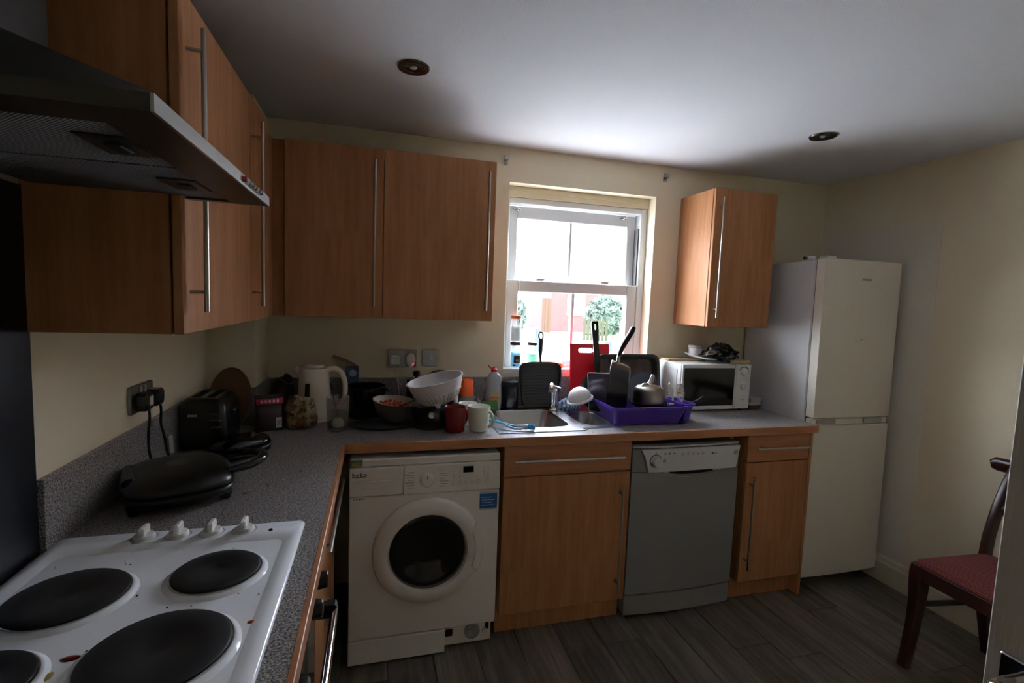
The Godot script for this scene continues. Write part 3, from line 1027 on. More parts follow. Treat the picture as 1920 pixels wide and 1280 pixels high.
# ---------------------------------------------------------------- appliances
func build_appliances():
	# washing machine
	var x0 := 0.6195; var x1 := 1.2167; var zf := 0.6254
	var t := thing("washing_machine", "white front loading washing machine under the worktop", "washing machine", Vector3(0.918, 0.0, 0.32))
	var m := W(t)
	m.span(Vector3(x0, 0.112, 0.05), Vector3(x1, 0.698, zf), 0.004)
	m.span(Vector3(x0 + 0.02, 0.012, 0.07), Vector3(x1 - 0.01, 0.114, zf - 0.03), 0.004)
	obj("body", m, M.washer_white, t)
	m = W(t)
	m.span(Vector3(x0, 0.818, 0.05), Vector3(x1, 0.850, zf), 0.005)
	obj("lid", m, M.washer_white, t)
	m = W(t)
	m.span(Vector3(x0, 0.7, 0.05), Vector3(x1, 0.816, zf - 0.004), 0.002)
	m.x = Transform3D(Basis.IDENTITY, Vector3(0, 0, 0))
	m.span(Vector3(0.824, 0.700, zf - 0.004), Vector3(x1, 0.816, zf + 0.004), 0.003)
	var pn := obj("control_panel", m, M.washer_white, t)
	m = W(t)
	m.span(Vector3(x0, 0.702, zf - 0.004), Vector3(0.821, 0.815, zf + 0.004), 0.003)
	var dr := obj("detergent_drawer", m, M.washer_white, t)
	m = W(t)   # scooped grip: a crescent with a lip
	var cres := PackedVector2Array()
	for i in 17:
		var a := PI + PI * i / 16.0
		cres.append(Vector2(0.705 + 0.062 * cos(a), 0.765 + 0.034 * sin(a)))
	m.prism(cres, zf + 0.0035, zf + 0.0075, 0.0015)
	obj("grip", m, M.washer_white, dr)
	m = W(t)
	m.span(Vector3(0.648, 0.764, zf + 0.004), Vector3(0.762, 0.7665, zf + 0.0048))
	obj("grip_slot", m, M.washer_grey, dr)
	text("logo", "beko", M.print_dark, dr, Vector3(0.629, 0.789, zf + 0.0045) - t.position, 0.024, 700)
	m = W(t)
	m.x = Transform3D(Basis(Vector3(0, 0, 1), 0.1), Vector3(0.656, 0.7805, zf + 0.0042))
	m.box(Vector3.ZERO, Vector3(0.034, 0.0022, 0.0008))
	obj("logo_line", m, M.print_dark, dr)
	# sticker
	m = W(t)
	m.span(Vector3(0.626, 0.819, zf), Vector3(0.668, 0.849, zf + 0.0006))
	var stk := obj("energy_sticker", m, M.sticker_green, t)
	for i in 3:
		m = W(t)
		m.span(Vector3(0.630, 0.823 + i * 0.005, zf + 0.0005), Vector3(0.662 - i * 0.004, 0.8255 + i * 0.005, zf + 0.0009))
		obj("sticker_print", m, M.sauce_yellow, stk)
	# programme dial, printed lines around it
	m = W(t)
	m.x = Transform3D(Basis(Vector3.RIGHT, PI / 2), Vector3(0.915, 0.757, zf + 0.004))
	m.lathe([Vector2(0.030, 0.0), Vector2(0.029, 0.003), Vector2(0.0255, 0.004), Vector2(0.0245, 0.018), Vector2(0.021, 0.021), Vector2(0.0, 0.021)], 36)
	var kn := obj("dial", m, M.white_plastic, pn)
	m = W(t)
	m.span(Vector3(0.914, 0.766, zf + 0.0248), Vector3(0.9165, 0.779, zf + 0.0256))
	obj("dial_mark", m, M.print_dark, kn)
	var pr := W(t)
	for s in [-1, 1]:
		for i in 7:
			var xa = 0.915 + s * 0.05
			var w = 0.024 + 0.006 * ((i * 5) % 3)
			var ya = 0.788 - i * 0.0105
			pr.span(Vector3(xa - (w if s < 0 else 0.0), ya, zf + 0.004), Vector3(xa + (w if s > 0 else 0.0), ya + 0.0028, zf + 0.0044))
	for i in 6:
		pr.span(Vector3(1.155, 0.795 - i * 0.009, zf + 0.004), Vector3(1.17, 0.7965 - i * 0.009, zf + 0.0044))
	obj("programme_print", pr, M.washer_grey, pn)
	m = W(t)
	m.span(Vector3(1.061, 0.777, zf + 0.0035), Vector3(1.104, 0.803, zf + 0.0048), 0.0005)
	obj("display", m, M.black_gloss, pn)
	for i in 6:
		m = W(t)
		m.x = Transform3D(Basis.IDENTITY, Vector3(1.022 + i * 0.026 + (0.008 if i > 4 else 0.0), 0.737, 0))
		m.prism(rr(0.017, 0.020, 0.004), zf + 0.0035, zf + 0.0065, 0.001)
		obj("button", m, M.white_plastic, pn)
	for c in 3:
		for i in 5:
			m = W(t)
			m.x = Transform3D(Basis(Vector3.RIGHT, PI / 2), Vector3([1.023, 1.046, 1.147][c], 0.794 - i * 0.0085, zf + 0.004))
			m.lathe([Vector2(0.0016, 0.0), Vector2(0.0012, 0.0008), Vector2(0.0, 0.001)], 8)
			obj("indicator", m, M.print_red if c == 1 else M.print_dark, pn)
	# porthole door
	var dc := Vector3(0.925, 0.4615, zf)
	var dn := Node3D.new()
	m = W(t)
	m.x = Transform3D(Basis(Vector3.RIGHT, PI / 2), dc)
	m.lathe([Vector2(0.219, 0.0), Vector2(0.219, 0.010), Vector2(0.212, 0.022), Vector2(0.195, 0.032), Vector2(0.172, 0.034), Vector2(0.160, 0.030), Vector2(0.153, 0.016), Vector2(0.151, 0.0)], 64, 0.5)
	var door := obj("door", m, M.washer_white, t)
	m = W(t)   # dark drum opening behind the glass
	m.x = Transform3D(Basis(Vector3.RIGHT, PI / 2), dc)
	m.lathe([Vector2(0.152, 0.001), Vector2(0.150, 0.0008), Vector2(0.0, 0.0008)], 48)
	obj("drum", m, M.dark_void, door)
	m = W(t)
	m.x = Transform3D(Basis(Vector3.RIGHT, PI / 2), dc)
	m.lathe([Vector2(0.153, 0.018), Vector2(0.14, 0.022), Vector2(0.115, 0.018), Vector2(0.095, 0.006), Vector2(0.0, 0.002)], 56, 2.0)
	obj("glass", m, M.door_glass, door)
	m = W(t)   # door pull at the rim
	var gp := PackedVector2Array()
	for i in 13:
		var a := lerpf(-0.44, 0.50, i / 12.0)
		gp.append(Vector2(cos(a), sin(a)) * 0.221)
	for i in 13:
		var a := lerpf(0.44, -0.38, i / 12.0)
		gp.append(Vector2(cos(a), sin(a)) * 0.188)
	m.x = Transform3D(Basis.IDENTITY, dc + Vector3(0, 0, 0.008))
	m.prism(gp, 0.0, 0.033, 0.004)
	obj("handle", m, M.washer_white, door)
	# efficiency label
	m = W(t)
	m.span(Vector3(1.134, 0.618, zf), Vector3(1.208, 0.680, zf + 0.0005))
	var lb := obj("blue_label", m, M.print_blue, t)
	m = W(t)
	m.span(Vector3(1.134, 0.680, zf), Vector3(1.208, 0.690, zf + 0.0005))
	m.span(Vector3(1.134, 0.611, zf), Vector3(1.208, 0.618, zf + 0.0005))
	for i in 4:
		m.span(Vector3(1.140, 0.630 + i * 0.011, zf + 0.0004), Vector3(1.198 - (i % 2) * 0.014, 0.633 + i * 0.011, zf + 0.0008))
	obj("label_print", m, M.pale_print, lb)
	# small print under the drawer
	m = W(t)
	for i in 5: m.span(Vector3(0.637 + i * 0.009, 0.690, zf), Vector3(0.642 + i * 0.009, 0.694, zf + 0.0005))
	obj("small_print", m, M.print_dark, t)
	# kick plate, and the filter bay beside it
	m = W(t)
	m.span(Vector3(x0, 0.010, zf - 0.02), Vector3(1.004, 0.108, zf + 0.003), 0.003)
	obj("kick_plate", m, M.washer_white, t)
	m = W(t)
	m.x = Transform3D(Basis(Vector3.RIGHT, PI / 2), Vector3(1.125, 0.065, zf - 0.03))
	m.lathe([Vector2(0.034, 0.0), Vector2(0.034, 0.006), Vector2(0.029, 0.007), Vector2(0.029, 0.003), Vector2(0.024, 0.003), Vector2(0.023, 0.010), Vector2(0.0, 0.010)], 32)
	m.x = Transform3D(Basis(Vector3(0, 0, 1), -0.8), Vector3(1.125, 0.065, zf - 0.018))
	m.box(Vector3.ZERO, Vector3(0.042, 0.006, 0.008), 0.001)
	obj("filter_cap", m, M.washer_grey, t)
	m = W(t)
	m.box(Vector3(1.026, 0.07, zf - 0.029), Vector3(0.03, 0.03, 0.006), 0.002)
	m.box(Vector3(1.19, 0.085, zf - 0.029), Vector3(0.016, 0.04, 0.006), 0.002)
	obj("bay_recess", m, M.dark_void, t)
	m = W(t)
	m.x = Transform3D(Basis(Vector3.RIGHT, PI / 2), Vector3(1.178, 0.062, zf - 0.03))
	m.lathe([Vector2(0.012, 0.0), Vector2(0.012, 0.012), Vector2(0.0, 0.013)], 16)
	obj("drain_plug", m, M.white_plastic, t)
	for xx in [x0 + 0.05, x1 - 0.05]:
		m = W(t)
		m.x = Transform3D(Basis.IDENTITY, Vector3(xx, 0, zf - 0.07))
		m.lathe([Vector2(0.0, 0.0), Vector2(0.022, 0.0), Vector2(0.022, 0.008), Vector2(0.012, 0.012), Vector2(0.0, 0.014)], 16)
		obj("foot", m, M.black_matt, t)
	# dishwasher, with a door that bows out a little
	t = thing("dishwasher", "silver grey dishwasher with a dial, under the drying rack", "dishwasher", Vector3(2.139, 0, 0.3))
	var bow := func(x): return 0.592 + 0.016 * (1.0 - pow((x - 2.139) / 0.29, 2.0))
	m = W(t)
	m.span(Vector3(1.851, 0.02, 0.03), Vector3(2.427, 0.836, 0.56), 0.003)
	obj("body", m, M.dw_silver, t)
	var slab := func(xa, xb, ya, yb, zo, key, called, parent):
		var mm := W(t)
		var pl := PackedVector2Array()
		pl.append(Vector2(xa, -0.562)); 
		pl.append(Vector2(xb, -0.562))
		var fr := PackedVector2Array()
		for i in 17:
			var xx = lerp(xa, xb, i / 16.0)
			fr.append(Vector2(xx, -(bow.call(xx) + zo)))
		var poly := PackedVector2Array()
		for p in fr: poly.append(p)
		poly.append(Vector2(xb, -0.562)); poly.append(Vector2(xa, -0.562))
		mm.x = Transform3D(Basis(Vector3(1, 0, 0), Vector3(0, 0, -1), Vector3(0, 1, 0)), Vector3(0, 0, 0))
		mm.prism(poly, ya, yb, 0.002)
		return obj(called, mm, M[key], parent)
	slab.call(1.849, 2.429, 0.128, 0.714, 0.0, "dw_silver", "door", t)
	slab.call(1.849, 2.429, 0.022, 0.119, -0.006, "dw_silver", "kick_plate", t)
	slab.call(1.849, 2.429, 0.7165, 0.826, -0.003, "dw_silver", "panel_back", t)
	slab.call(1.851, 2.427, 0.829, 0.838, -0.004, "dw_panel", "top_strip", t)
	# light control panel, narrower at the bottom corner
	m = W(t)
	var cp := PackedVector2Array([Vector2(1.925, 0.717), Vector2(2.40, 0.717), Vector2(2.418, 0.826), Vector2(1.882, 0.826), Vector2(1.902, 0.79)])
	m.prism(cp, 0.597, 0.612, 0.002)
	pn = obj("control_panel", m, M.dw_panel, t)
	m = W(t)
	m.x = Transform3D(Basis(Vector3.RIGHT, PI / 2), Vector3(1.957, 0.772, 0.612))
	m.lathe([Vector2(0.028, 0.0), Vector2(0.028, 0.004), Vector2(0.024, 0.006), Vector2(0.023, 0.024), Vector2(0.020, 0.027), Vector2(0.0, 0.027)], 36)
	obj("dial", m, M.dw_panel, pn)
	m = W(t)
	m.x = Transform3D(Basis(Vector3.RIGHT, PI / 2), Vector3(1.957, 0.772, 0.612))
	m.lathe([Vector2(0.031, 0.0), Vector2(0.031, 0.002), Vector2(0.028, 0.0022)], 36)
	obj("dial_ring", m, M.print_dark, pn)
	m = W(t)
	m.span(Vector3(1.9555, 0.806, 0.612), Vector3(1.9585, 0.813, 0.6126))
	for i in 3: m.box(Vector3(2.005 + i * 0.024, 0.804, 0.6122), Vector3(0.007, 0.007, 0.0006))
	m.box(Vector3(2.262, 0.796, 0.6122), Vector3(0.012, 0.006, 0.0006))
	m.box(Vector3(2.279, 0.795, 0.6122), Vector3(0.010, 0.003, 0.0006))
	obj("panel_print", m, M.print_dark, pn)
	m = W(t)
	for i in 5:
		m.box(Vector3(2.10 + i * 0.027, 0.803, 0.6122), Vector3(0.013, 0.0014, 0.0006))
		m.box(Vector3(2.10 + i * 0.027, 0.798, 0.6122), Vector3(0.013 - (i % 2) * 0.005, 0.0014, 0.0006))
		m.box(Vector3(2.10 + i * 0.027, 0.793, 0.6122), Vector3(0.010, 0.0014, 0.0006))
	obj("programme_print", m, M.print_red, pn)
	for k in [[2.003, 0.770, 0.008], [2.391, 0.796, 0.011]]:
		m = W(t)
		m.x = Transform3D(Basis(Vector3.RIGHT, PI / 2), Vector3(k[0], k[1], 0.612))
		m.lathe([Vector2(k[2], 0.0), Vector2(k[2], 0.003), Vector2(k[2] * 0.75, 0.0035), Vector2(k[2] * 0.7, 0.002), Vector2(0.0, 0.002)], 20)
		obj("button", m, M.washer_grey if k[2] < 0.01 else M.chrome, pn)
	m = W(t)   # scooped grip under the panel: shadow gap and curved lip
	cres = PackedVector2Array()
	for i in 21:
		var a := PI + PI * i / 20.0
		cres.append(Vector2(2.16 + 0.155 * cos(a), 0.716 + 0.030 * sin(a)))
	m.prism(cres, 0.600, 0.6115, 0.003)
	obj("grip", m, M.dw_panel, t)
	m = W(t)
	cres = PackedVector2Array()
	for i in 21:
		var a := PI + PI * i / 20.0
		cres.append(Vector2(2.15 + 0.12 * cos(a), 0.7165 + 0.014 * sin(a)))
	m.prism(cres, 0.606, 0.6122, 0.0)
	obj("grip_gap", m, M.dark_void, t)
	# fridge freezer, leaning back a touch
	t = thing("fridge_freezer", "tall white fridge freezer standing in the corner past the worktop", "fridge", Vector3(3.168, 0.0, 0.30))
	t.rotation.x = -0.0125
	m = MB.new()
	m.span(Vector3(-0.258, 0.045, -0.27), Vector3(0.258, 1.748, 0.205), 0.006)
	obj("body", m, M.fridge_side, t)
	m = MB.new()
	m.span(Vector3(-0.252, 0.06, 0.205), Vector3(0.252, 1.742, 0.214))
	obj("gasket", m, M.gasket, t)
	for k in [[0.062, 0.885, "door", "lower"], [0.925, 1.756, "door", "upper"]]:
		m = MB.new()
		m.x = Transform3D(Basis(Vector3(1, 0, 0), Vector3(0, 0, -1), Vector3(0, 1, 0)), Vector3.ZERO)
		var pl := PackedVector2Array()
		for i in 13:
			var xx := lerpf(-0.258, 0.258, i / 12.0)
			pl.append(Vector2(xx, -(0.262 + 0.008 * (1.0 - pow(xx / 0.258, 2.0)))))
		pl.append(Vector2(0.258, -0.214)); pl.append(Vector2(-0.258, -0.214))
		m.prism(pl, k[0], k[1], 0.005)
		obj("door", m, M.fridge_white, t)
	m = MB.new()   # top edge of the lower door with its two grips
	m.span(Vector3(-0.258, 0.885, 0.214), Vector3(0.258, 0.919, 0.252), 0.004)
	var tc := obj("door_cap", m, M.fridge_white, t)
	for xx in [-0.165, 0.155]:
		m = MB.new()
		m.x = Transform3D(Basis.IDENTITY, Vector3(xx, 0.904, 0.252))
		m.prism(rr(0.13, 0.024, 0.01), 0.0, 0.006, 0.002)
		obj("grip", m, M.washer_grey, tc)
	m = MB.new()
	m.x = Transform3D(Basis.IDENTITY, Vector3(0.015, 1.655, 0.269))
	m.prism(rr(0.062, 0.011, 0.003), 0.0, 0.002, 0.0005)
	obj("badge", m, M.washer_grey, t)
	m = MB.new()
	m.box(Vector3(-0.02, 1.335, 0.2695), Vector3(0.03, 0.004, 0.001))
	m.box(Vector3(0.012, 1.342, 0.2695), Vector3(0.022, 0.003, 0.001))
	obj("smudge", m, M.washer_grey, t)
	m = MB.new()
	m.box(Vector3(-0.215, 1.762, 0.235), Vector3(0.06, 0.012, 0.05), 0.003)
	obj("hinge_cover", m, M.white_plastic, t)
	for xx in [-0.22, 0.22]:
		m = L(Basis.IDENTITY, Vector3(xx, 0.003, 0.18))
		m.lathe([Vector2(0.0, 0.0), Vector2(0.018, 0.0), Vector2(0.018, 0.02), Vector2(0.008, 0.022), Vector2(0.008, 0.046)], 14)
		obj("foot", m, M.black_matt, t)
	# odds and ends on top of the fridge
	t = thing("medicine_tube", "small white capped tube lying on top of the fridge freezer", "tube", Vector3(2.952, 1.766, 0.41))
	m = L(Basis(Vector3.FORWARD, PI / 2), Vector3.ZERO)
	m.lathe([Vector2(0.0, -0.03), Vector2(0.014, -0.03), Vector2(0.014, 0.02), Vector2(0.006, 0.028)], 16)
	obj("body", m, M.white_plastic, t)
	m = L(Basis(Vector3.FORWARD, PI / 2), Vector3.ZERO)
	m.x = Transform3D(Basis(Vector3.BACK, PI / 2), Vector3.ZERO)
	m.lathe([Vector2(0.007, 0.026), Vector2(0.009, 0.03), Vector2(0.009, 0.045), Vector2(0.0, 0.045)], 14)
	obj("cap", m, M.gasket, t)

# ---------------------------------------------------------------- hob and hood
func build_hob_and_hood():
	var x0 := 0.045; var x1 := 0.549; var z0 := 1.2793; var z1 := 1.86
	var t := thing("hob", "white enamel electric hob with four black hotplates, set in the worktop", "hob", Vector3(0.3, T, 1.57))
	var m := W(t)
	m.loft([frect(x0, x1, z0, z1, 0.014, T + 0.0005), frect(x0, x1, z0, z1, 0.014, T + 0.005), frect(x0 + 0.003, x1 - 0.003, z0 + 0.003, z1 - 0.003, 0.012, T + 0.009), frect(x0 + 0.022, x1 - 0.022, z0 + 0.068, z1 - 0.022, 0.02, T + 0.010), frect(x0 + 0.036, x1 - 0.036, z0 + 0.084, z1 - 0.036, 0.02, T + 0.005)], false, true)
	obj("plate", m, M.enamel, t)
	for k in [[0.185, 1.535, 0.090], [0.413, 1.495, 0.0775], [0.395, 1.722, 0.100], [0.172, 1.752, 0.0775]]:
		var c := Vector3(k[0], T + 0.005, k[1])
		m = W(t)
		m.x = Transform3D(Basis.IDENTITY, c)
		m.lathe([Vector2(k[2] + 0.014, 0.0), Vector2(k[2] + 0.009, 0.004), Vector2(k[2] + 0.004, 0.006), Vector2(k[2] + 0.002, 0.004)], 56, 2.0)
		obj("surround", m, M.enamel, t)
		m = W(t)
		m.x = Transform3D(Basis.IDENTITY, c)
		m.lathe([Vector2(k[2] + 0.003, 0.004), Vector2(k[2] + 0.003, 0.008), Vector2(k[2] + 0.001, 0.0085), Vector2(k[2] + 0.0005, 0.006)], 56)
		obj("trim_ring", m, M.sink_steel, t)
		m = W(t)
		m.x = Transform3D(Basis.IDENTITY, c)
		m.lathe([Vector2(k[2], 0.003), Vector2(k[2], 0.0105), Vector2(k[2] - 0.003, 0.0125), Vector2(k[2] * 0.55, 0.0125), Vector2(k[2] * 0.53, 0.0118), Vector2(k[2] * 0.2, 0.0118), Vector2(k[2] * 0.18, 0.0108), Vector2(0.0, 0.0108)], 56)
		obj("hotplate", m, M.hotplate, t)
	for xx in [0.216, 0.283, 0.351, 0.419]:
		m = W(t)
		m.x = Transform3D(Basis(Vector3.UP, 0.0), Vector3(xx, T + 0.0095, 1.312))
		m.lathe([Vector2(0.021, 0.0), Vector2(0.021, 0.006), Vector2(0.019, 0.009), Vector2(0.0, 0.010)], 32)
		m.box(Vector3(0.0, 0.018, 0.0), Vector3(0.012, 0.020, 0.036), 0.003)
		obj("knob", m, M.white_plastic, t)
		m = W(t)
		m.x = Transform3D(Basis.IDENTITY, Vector3(xx, T + 0.0099, 1.312))
		m.lathe([Vector2(0.027, 0.0), Vector2(0.0265, 0.0004), Vector2(0.0255, 0.0004), Vector2(0.025, 0.0)], 32)
		obj("dial_print", m, M.washer_grey, t)
	m = W(t)
	m.x = Transform3D(Basis.IDENTITY, Vector3(0.478, T + 0.0095, 1.325))
	m.lathe([Vector2(0.005, 0.0), Vector2(0.004, 0.003), Vector2(0.0, 0.004)], 14)
	obj("pilot_light", m, M.sauce_red, t)
	# food splashes
	var sp := [[461, 0.512, 1.665, 0.006, 0.0045, "sauce_orange"], [0, 0.272, 1.70, 0.014, 0.007, "sauce_red"], [0, 0.262, 1.735, 0.006, 0.010, "sauce_yellow"]]
	for k in sp:
		m = W(t)
		m.x = Transform3D(Basis(Vector3(k[3] / 0.01, 0, 0), Vector3(0, 1, 0), Vector3(0, 0, k[4] / 0.01)), Vector3(k[1], T + 0.0052, k[2]))
		m.lathe([Vector2(0.01, 0.0), Vector2(0.008, 0.0012), Vector2(0.0, 0.0018)], 16)
		obj("food_splash", m, M[k[5]], t)
	m = W(t)
	var rng := RandomNumberGenerator.new()
	rng.seed = 77
	for i in 40:
		var p := Vector3(rng.randf_range(0.1, 0.51), T + 0.006, rng.randf_range(1.38, 1.82))
		var s := rng.randf_range(0.0008, 0.002)
		m.box(p, Vector3(s * 2, s, s * 1.6), s * 0.3)
	var cb := obj("crumbs", m, M.black_matt, t)
	cb.set_meta("kind", "stuff")
	# steel splashback on the wall
	m = MB.new()
	m.span(Vector3(XL + 0.0005, T + 0.001, 1.3345), Vector3(XL + 0.006, 1.672, 1.92), 0.001)
	var sb := obj("splashback", m, M.splash_steel)
	tag(sb, "dark brushed steel splashback on the wall behind the hob", "splashback")
	# cooker hood: thin lip, shallow pyramid, chimney
	t = thing("cooker_hood", "brushed steel chimney cooker hood above the hob", "cooker hood", Vector3(0.25, 1.674, 1.6))
	var hx := 0.4741; var ha := 1.3056; var hb := 1.9035; var hy := 1.674; var ht := 1.694
	m = W(t)   # lip: outer skin with a turned-in underside
	m.span(Vector3(hx - 0.004, hy, ha), Vector3(hx, ht, hb))
	obj("front_lip", m, M.hood_steel, t)
	m = W(t)
	m.span(Vector3(XL + 0.001, hy, hb - 0.004), Vector3(hx - 0.004, ht, hb))
	m.span(Vector3(XL + 0.001, hy, ha), Vector3(hx - 0.004, ht, ha + 0.004))
	m.span(Vector3(hx - 0.075, hy, ha + 0.004), Vector3(hx - 0.004, hy + 0.003, hb - 0.004))
	m.span(Vector3(XL + 0.001, hy, hb - 0.065), Vector3(hx - 0.075, hy + 0.003, hb - 0.004))
	m.span(Vector3(XL + 0.001, hy, ha + 0.004), Vector3(hx - 0.075, hy + 0.003, ha + 0.02))
	obj("lip", m, M.hood_dark, t)
	m = W(t)   # pyramid
	var cy := 1.835; var cx := 0.19; var ca := 1.53; var cbz := 1.68
	m.loft([[Vector3(XL + 0.001, ht, hb), Vector3(hx, ht, hb), Vector3(hx, ht, ha), Vector3(XL + 0.001, ht, ha)], [Vector3(XL + 0.001, cy, cbz), Vector3(cx, cy, cbz), Vector3(cx, cy, ca), Vector3(XL + 0.001, cy, ca)]], false, true, false)
	obj("canopy", m, M.hood_dark, t)
	m = W(t)
	m.span(Vector3(XL + 0.001, cy, ca + 0.002), Vector3(cx - 0.002, HC - 0.001, cbz - 0.002), 0.001)
	obj("chimney", m, M.hood_dark, t)
	for k in [[ha + 0.022, 1.60], [1.606, hb - 0.068]]:
		m = W(t)
		m.span(Vector3(XL + 0.02, hy + 0.004, k[0]), Vector3(hx - 0.078, hy + 0.012, k[1]), 0.001)
		var f := obj("grease_filter", m, M.filter, t)
		m = W(t)
		m.span(Vector3(hx - 0.145, hy + 0.0015, (k[0] + k[1]) / 2 - 0.05), Vector3(hx - 0.085, hy + 0.004, (k[0] + k[1]) / 2 + 0.05), 0.001)
		obj("latch_plate", m, M.hood_dark, f)
		m = W(t)
		m.box(Vector3(hx - 0.112, hy - 0.0005, (k[0] + k[1]) / 2), Vector3(0.022, 0.005, 0.04), 0.002)
		obj("latch", m, M.black_matt, f)
	for i in 6:
		m = W(t)
		m.x = Transform3D(Basis(Vector3.FORWARD, PI / 2), Vector3(hx, 1.684, 1.535 - i * 0.025))
		m.lathe([Vector2(0.0052, 0.0), Vector2(0.0052, 0.006), Vector2(0.0035, 0.008), Vector2(0.0, 0.008)], 14)
		obj("button", m, M.chrome if i else M.print_red, t)

# ---------------------------------------------------------------- sink and tap
func build_sink():
	var t := thing("sink", "stainless steel one and a half bowl sink with drainer under the window", "sink", Vector3(1.55, T, 0.3))
	var y := T + 0.0035
	var m := W(t)
	# plate split into two fields, each a rectangle around its bowl
	var bowl := func(fx0, fx1, fz0, fz1, bx0, bx1, bz0, bz1, br, depth):
		var n := 6
		var inner := frect(bx0, bx1, bz0, bz1, br, y, n)
		var outer := []
		for p in inner:      # project onto the field's border
			var c := Vector3((bx0 + bx1) / 2, y, (bz0 + bz1) / 2)
			var d: Vector3 = p - c
			var sx: float = INF if abs(d.x) < 1e-6 else ((fx1 - c.x) / d.x if d.x > 0 else (fx0 - c.x) / d.x)
			var sz: float = INF if abs(d.z) < 1e-6 else ((fz1 - c.z) / d.z if d.z > 0 else (fz0 - c.z) / d.z)
			outer.append(c + d * min(sx, sz))
		# push the four corner points right into the corners
		for q in 4:
			var cc: Vector3 = [Vector3(fx1, y, fz0), Vector3(fx0, y, fz0), Vector3(fx0, y, fz1), Vector3(fx1, y, fz1)][q]
			var best := 0
			for i in outer.size():
				if outer[i].distance_to(cc) < outer[best].distance_to(cc): best = i
			outer[best] = cc
		m.between(outer, inner)
		m.loft([inner, frect(bx0 + 0.004, bx1 - 0.004, bz0 + 0.004, bz1 - 0.004, br, y - 0.006, n), frect(bx0 + 0.014, bx1 - 0.014, bz0 + 0.014, bz1 - 0.014, br, y - depth + 0.02, n), frect(bx0 + 0.03, bx1 - 0.03, bz0 + 0.03, bz1 - 0.03, br * 0.7, y - depth, n)], false, true)
	bowl.call(1.226, 1.627, 0.08, 0.552, 1.285, 1.592, 0.13, 0.482, 0.06, 0.16)
	bowl.call(1.627, 1.835, 0.08, 0.515, 1.655, 1.808, 0.19, 0.475, 0.06, 0.11)
	obj("bowls", m, M.sink_steel, t)
	m = W(t)
	m.span(Vector3(1.835, T + 0.0003, 0.08), Vector3(2.18, y, 0.515), 0.001)
	for i in 9: m.span(Vector3(1.87, y, 0.14 + i * 0.038), Vector3(2.15, y + 0.0015, 0.15 + i * 0.038), 0.0007)
	obj("drainer", m, M.sink_steel, t)
	m = W(t)   # pressed rim
	m.tube([Vector3(1.226, T + 0.002, 0.56), Vector3(1.226, T + 0.002, 0.08), Vector3(2.18, T + 0.002, 0.08)], 0.002, 6)
	m.tube([Vector3(1.226, T + 0.002, 0.553), Vector3(1.627, T + 0.002, 0.553), Vector3(1.66, T + 0.002, 0.516), Vector3(2.18, T + 0.002, 0.516)], 0.002, 6)
	obj("rim", m, M.sink_steel, t)
	for k in [[1.44, 0.31, 0.16, 0.035], [1.73, 0.33, 0.11, 0.025]]:
		m = W(t)
		m.x = Transform3D(Basis.IDENTITY, Vector3(k[0], y - k[2], k[1]))
		m.lathe([Vector2(k[3], 0.0), Vector2(k[3] * 0.9, 0.003), Vector2(k[3] * 0.6, 0.001), Vector2(0.0, 0.001)], 24)
		obj("waste", m, M.chrome, t)
	# mixer tap
	t = thing("tap", "chrome kitchen mixer tap between the two sink bowls", "tap", Vector3(1.620, T + 0.0037, 0.146))
	m = MB.new()
	m.lathe([Vector2(0.030, 0.0), Vector2(0.030, 0.006), Vector2(0.024, 0.014), Vector2(0.021, 0.03), Vector2(0.021, 0.095), Vector2(0.023, 0.10), Vector2(0.023, 0.115), Vector2(0.012, 0.125), Vector2(0.0, 0.126)], 28)
	obj("body", m, M.chrome, t)
	m = MB.new()
	m.ctube([Vector3(0, 0.09, 0), Vector3(-0.012, 0.12, 0.015), Vector3(-0.03, 0.143, 0.045), Vector3(-0.046, 0.150, 0.08), Vector3(-0.056, 0.146, 0.11), Vector3(-0.060, 0.133, 0.125)], [0.014, 0.014, 0.013, 0.0125, 0.012, 0.0125], 16)
	obj("spout", m, M.chrome, t)
	m = MB.new()
	m.tube([Vector3(-0.060, 0.135, 0.125), Vector3(-0.062, 0.118, 0.128)], 0.015, 16)
	obj("nozzle", m, M.handle, t)
	m = MB.new()
	m.tube([Vector3(0.0, 0.118, 0.0), Vector3(0.012, 0.126, 0.01), Vector3(0.026, 0.120, 0.035)], [0.010, 0.009, 0.006], 10, true, 0.6)
	obj("lever", m, M.chrome, t)

# ---------------------------------------------------------------- sockets, cables
func socket_back(x0, x1, y0, y1, label, called := "wall_socket") -> Node3D:
	var t := thing(called, label, "socket" if called == "wall_socket" else "switch", Vector3((x0 + x1) / 2, (y0 + y1) / 2, 0.0))
	var m := MB.new()
	m.prism(rr(x1 - x0, y1 - y0, 0.006), 0.0005, 0.009, 0.002)
	obj("plate", m, M.brushed_plate, t)
	return t

